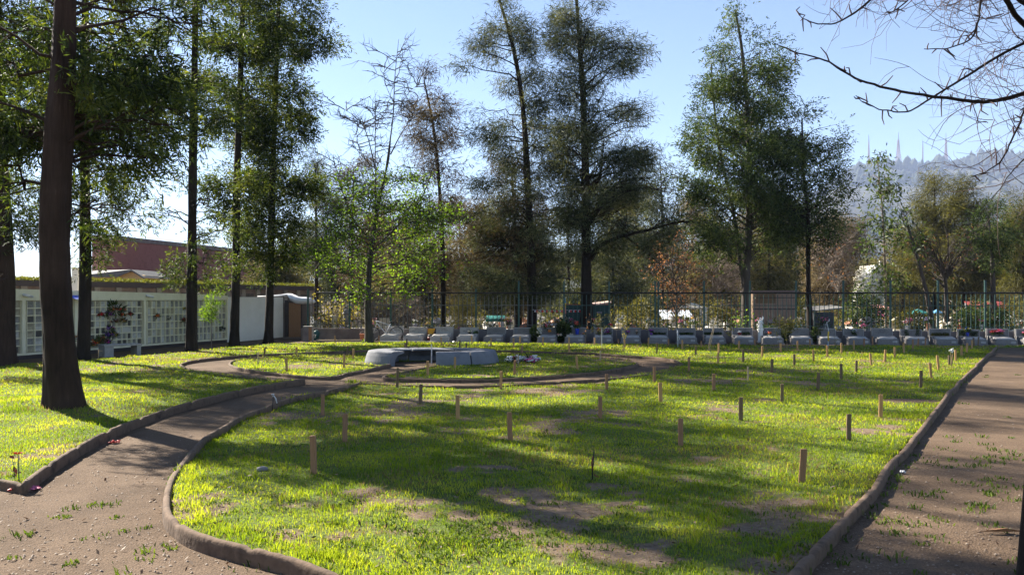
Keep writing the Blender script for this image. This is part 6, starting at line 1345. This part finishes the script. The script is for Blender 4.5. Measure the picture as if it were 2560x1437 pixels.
# ---------------- buildings at the left
def quad_bldg(P, z0, z1):
    k = len(P); V = [(a, b, z0) for a, b in P] + [(a, b, z1) for a, b in P]; return MB().add(V, [list(range(k))[::-1], list(range(k, 2 * k))] + [[j, (j + 1) % k, k + (j + 1) % k, k + j] for j in range(k)])
D = 72; a = np.array([XX(230, 70), 70.]); b = np.array([XX(262, 68), 68.]); c = np.array([XX(740, 100), 100.]); d_ = np.array([XX(650, 118), 118.])
zt = ZZ(598, 68); root = empty('brick_building', (b[0], b[1], 0), 'large plain red brick building behind the niche wall', 'building')
part(quad_bldg([tuple(a), tuple(b), tuple(c), tuple(d_)], 0, zt), 'wall', M['brick'], root); part(quad_bldg([tuple(a + [-.1, -.1]), tuple(b + [.0, -.3]), tuple(c + [.2, -.2]), tuple(d_)], zt + .002, zt + .35), 'parapet', M['old_wall'], root)
D = 55; root = empty('yellow_house', (XX(300, D), D, 0), 'small yellow house with a grey gabled roof before the brick building', 'house')
zr, ze, zb = ZZ(674, D), ZZ(689, D), 0; xa, xb, xc = XX(215, D), XX(334, D), XX(366, D); xm = XX(300, D)
part(MB().box(xa, xc - .15, D, D + 4, 0, ze), 'wall', M['yellow_paint'], root); part(MB().add([(xm - .1, D - .003, ze), (xc - .15, D - .003, ze), (xb, D - .003, zr - .1), (xm - .1, D + .3, ze), (xc - .15, D + .3, ze), (xb, D + .3, zr - .1)], [[0, 1, 2], [3, 5, 4], [0, 2, 5, 3], [1, 4, 5, 2]]), 'gable', M['yellow_paint'], root)
part(MB().add([(xa - .2, D - .35, ze), (xm, D - .35, ze), (xb, D - .35, zr), (xa - .2, D + 1.6, zr), (xa - .2, D - .35, ze - .1), (xm, D - .35, ze - .1), (xb, D - .35, zr - .1), (xc, D - .35, ze - .12), (xc, D - .35, ze - .22), (xb, D + 4, zr), (xc, D + 4, ze - .12), (xa - .2, D + 4, zr - .2)], [[0, 1, 2, 3], [4, 5, 1, 0], [5, 6, 2, 1], [6, 8, 7, 2], [2, 7, 10, 9], [3, 2, 9, 11]]), 'roof', M['roof_grey'], root)
# gallery with mossy roof
a = np.array([XX(-40, 33), 33.]); b = np.array([XX(800, 52), 52.]); ed = (b - a) / np.linalg.norm(b - a); en = np.array([ed[1], -ed[0]]); L = np.linalg.norm(b - a)
GL_ = lambda p: (a[0] + ed[0] * p[0] + en[0] * p[1], a[1] + ed[1] * p[0] + en[1] * p[1], p[2]); zc = 2.16
root = empty('niche_gallery', GL_((0, 0, 0)), 'long old niche gallery with a mossy flat roof behind the cream niche wall', 'gallery')
part(MB().box(0, L, -2.5, -.4, 0, zc, M=GL_), 'wall', M['old_wall'], root); part(MB().box(-.3, L, -2.7, .1, zc + .002, zc + .22, M=GL_), 'roof', M['dark_eave'], root)
rgm = np.random.default_rng(6); n = 9000; s = rgm.uniform(-.3, L, n); t = rgm.uniform(-1.2, .12, n); P = np.array([GL_((x, y, zc + .22 + .06 * rgm.random())) for x, y in zip(s, t)]); V, Fq = rhombi(P, nrm(rand_unit(rgm, n) + np.array([0, 0, .8])), rgm.uniform(.08, .20, n), .05 * np.ones(n), rgm)
o = np_mesh('moss', V, Fq, leafmat('moss_leaf', [(.05, .06, .01), (.14, .15, .03), (.26, .26, .07)], .3, 2, .1), root); o.matrix_parent_inverse = Matrix.Translation(-root.location); o['kind'] = 'stuff'
m = MB(); q = .6
while q < L: m.box(q, q + .28, -.41, -.36 + .05, 0, zc, M=GL_); q += 1.15
part(m, 'pillars', M['plaque_mid'], root)['kind'] = 'stuff'
m = MB(); q = 1.0
rr = np.random.default_rng(8)
while q < L - 1:
    m.box(q + .04, q + .60, -.399, -.385, 1.1, zc - .15 - .3 * rr.random(), M=GL_); q += 1.15
part(m, 'dark_openings', M['plaque_dark'], root)['kind'] = 'stuff'
D = 30; root = empty('white_pillar', (XX(186, D), D, 0), 'square off white pillar rising behind the niche wall', 'pillar'); part(MB().box(XX(179, D), XX(194, D), D, D + .2, 0, ZZ(672, D), bev=.01), 'shaft', M['wall_white'], root); part(MB().box(XX(177, D), XX(196, D), D - .03, D + .23, ZZ(672, D) + .001, ZZ(669, D)), 'cap', M['wall_cream'], root)

# ---------------- hill, masts, haze
def ridge(px):
    return np.interp(px, [-2000, 900, 1400, 1600, 1800, 1950, 2050, 2110, 2160, 2230, 2300, 2350, 2420, 2480, 2560, 3000, 4200], [745, 742, 690, 655, 600, 540, 480, 432, 424, 416, 420, 412, 400, 392, 398, 430, 560])
def hill():
    pxs = np.linspace(200, 4200, 330); Ds = np.concatenate([np.linspace(1000, 2650, 80), np.linspace(2700, 3600, 8)]); P_, D_ = np.meshgrid(pxs, Ds)
    X = (P_ - 1280) / F * D_; zr = (HZ - ridge(P_)) / F * 2550 + CH; t = np.clip((D_ - 1000) / 1550, 0, 1); prof = t ** 1.15
    Z = zr * prof * (1 - .0 * t); Z += (44 * (vnoise(X, D_, .005, 61) - .5) + 22 * (vnoise(X, D_, .015, 62) - .5) + 11 * (vnoise(X, D_, .045, 63) - .3)) * np.clip(t * 3, 0, 1) * np.clip((zr - 2) / 40, 0, 1)
    Z = np.where(D_ > 2650, Z * (1 - (D_ - 2650) / 2400), Z); Z = np.where(t == 0, -2, Z)
    V = np.stack([X, D_, Z], -1).reshape(-1, 3); nx = len(pxs); i = np.arange(nx - 1)[None] + (np.arange(len(Ds) - 1) * nx)[:, None]; Fq = np.stack([i, i + 1, i + nx + 1, i + nx], -1).reshape(-1, 4)
    o = np_mesh('hill', V, Fq, noisy('hill_slope', (.012, .022, .014), (.060, .060, .044), .018, 1, 0, c3=(.040, .048, .028), detail=9), smooth=True); tag(o, 'hazy wooded hillside rising at the right', None, None, 'structure')
    rg = np.random.default_rng(71); n = 5200; px = rg.uniform(1900, 2700, n); D = np.where(rg.random(n) < .3, rg.uniform(2480, 2600, n), rg.uniform(1300, 2600, n)); X = (px - 1280) / F * D; dens = vnoise(X, D, .008, 66); k = dens > .35; px, D, X = px[k], D[k], X[k]; n = len(X)
    zr = (HZ - ridge(px)) / F * 2550 + CH; t = np.clip((D - 1000) / 1550, 0, 1); Z = zr * t ** 1.15 - 6; h = rg.uniform(11, 24, n) * (1 + .6 * (rg.random(n) < .08)); r = h * rg.uniform(.2, .5, n)
    a = np.arange(6) * np.pi / 3; ring = np.stack([np.cos(a), np.sin(a)], -1); V = []
    low = np.stack([X[:, None] + ring[None, :, 0] * r[:, None] * (.7 + .6 * rg.random((n, 6))), D[:, None] + ring[None, :, 1] * r[:, None], (Z + h * .3)[:, None] + 0 * ring[None, :, 0]], -1); mid = np.stack([X[:, None] + ring[None, :, 0] * r[:, None] * .6, D[:, None] + ring[None, :, 1] * r[:, None] * .6, (Z + h * .8)[:, None] + 0 * ring[None, :, 0]], -1)
    tip = np.stack([X, D, Z + h + 3], -1)[:, None]; bot = np.stack([X, D, Z], -1)[:, None]; V = np.concatenate([bot, low, mid, tip], 1).reshape(-1, 3); b = (np.arange(n) * 14)[:, None, None]; j = np.arange(6); j2 = (j + 1) % 6
    Fq = np.concatenate([np.stack([0 * j, 1 + j2, 1 + j], -1), np.stack([1 + j, 1 + j2, 7 + j2], -1), np.stack([1 + j, 7 + j2, 7 + j], -1), np.stack([7 + j, 7 + j2, 13 + 0 * j], -1)])[None] + b
    tag(np_mesh('hillside_trees', V, Fq.reshape(-1, 3), M['leaf_green'] if False else noisy('hill_tree', (.012, .022, .012), (.05, .06, .028), .05, 1, 0)), 'scattered dark trees over the far hillside', 'trees', None, 'stuff')
hill()
def mast(px, ytop, yb, wpx, label, col='mast_red'):
    D = 2540; k = D / F; b = A(px, yb, D); h = (yb - ytop) * k; w_ = wpx * k / 2; root = empty('radio_mast', b, label, 'mast'); m = MB(); n = 12; m2 = MB()
    for sx in (-1, 1):
        for sy in (-1, 1): m.tube([(sx * w_, sy * w_, -28), (sx * w_ * .30, sy * w_ * .30, h * .45), (sx * w_ * .12, sy * w_ * .12, h * .8)], 1.0, 4)
    for i in range(n):
        t = i / n * .8; q = w_ * np.interp(t, [0, .45, .8], [1, .3, .12]); q2 = w_ * np.interp(t + .8 / n, [0, .45, .8], [1, .3, .12])
        for sy in (-1, 1): m2.tube([(-q, sy * q, h * t), (q2, sy * q2, h * (t + .8 / n))], .62, 3).tube([(q, sy * q, h * t), (-q2, sy * q2, h * (t + .8 / n))], .62, 3)
    sub(m, 'legs', C('mast_pink', (.40, .25, .24)), root); sub(m2, 'lattice', C('mast_pink', (.4, .25, .24)), root); sub(MB().tube([(0, 0, h * .78), (0, 0, h)], [1.4, .7], 4), 'antenna', C('mast_grey', (.3, .3, .33)), root)
mast(2172, 338, 425, 7, 'leftmost slim radio mast on the hill ridge'); mast(2246, 332, 420, 18, 'wide based lattice radio mast on the hill ridge, second from left'); mast(2307, 350, 418, 3, 'thinnest radio mast, between the two lattice ones'); mast(2365, 333, 414, 12, 'lattice radio mast on the ridge, rightmost of the large ones'); mast(2462, 380, 402, 6, 'short mast cluster at the right among the bare twigs')
def haze():
    m = bpy.data.materials.new('haze_air'); m.use_nodes = True; nt = m.node_tree; nt.nodes.remove(nt.nodes['Principled BSDF']); v = nt.nodes.new('ShaderNodeVolumePrincipled')
    v.inputs['Color'].default_value = (.55, .68, 1.0, 1); v.inputs['Density'].default_value = HAZE; v.inputs['Anisotropy'].default_value = .0
    nt.links.new(v.outputs[0], nt.nodes['Material Output'].inputs['Volume'])
    o = MB().box(-5200, 5200, -300, 5200, -14, 480).build('haze', m); tag(o, 'thin bluish haze that fades the far hill', 'haze', None, 'stuff')
HAZE = .00014
haze()
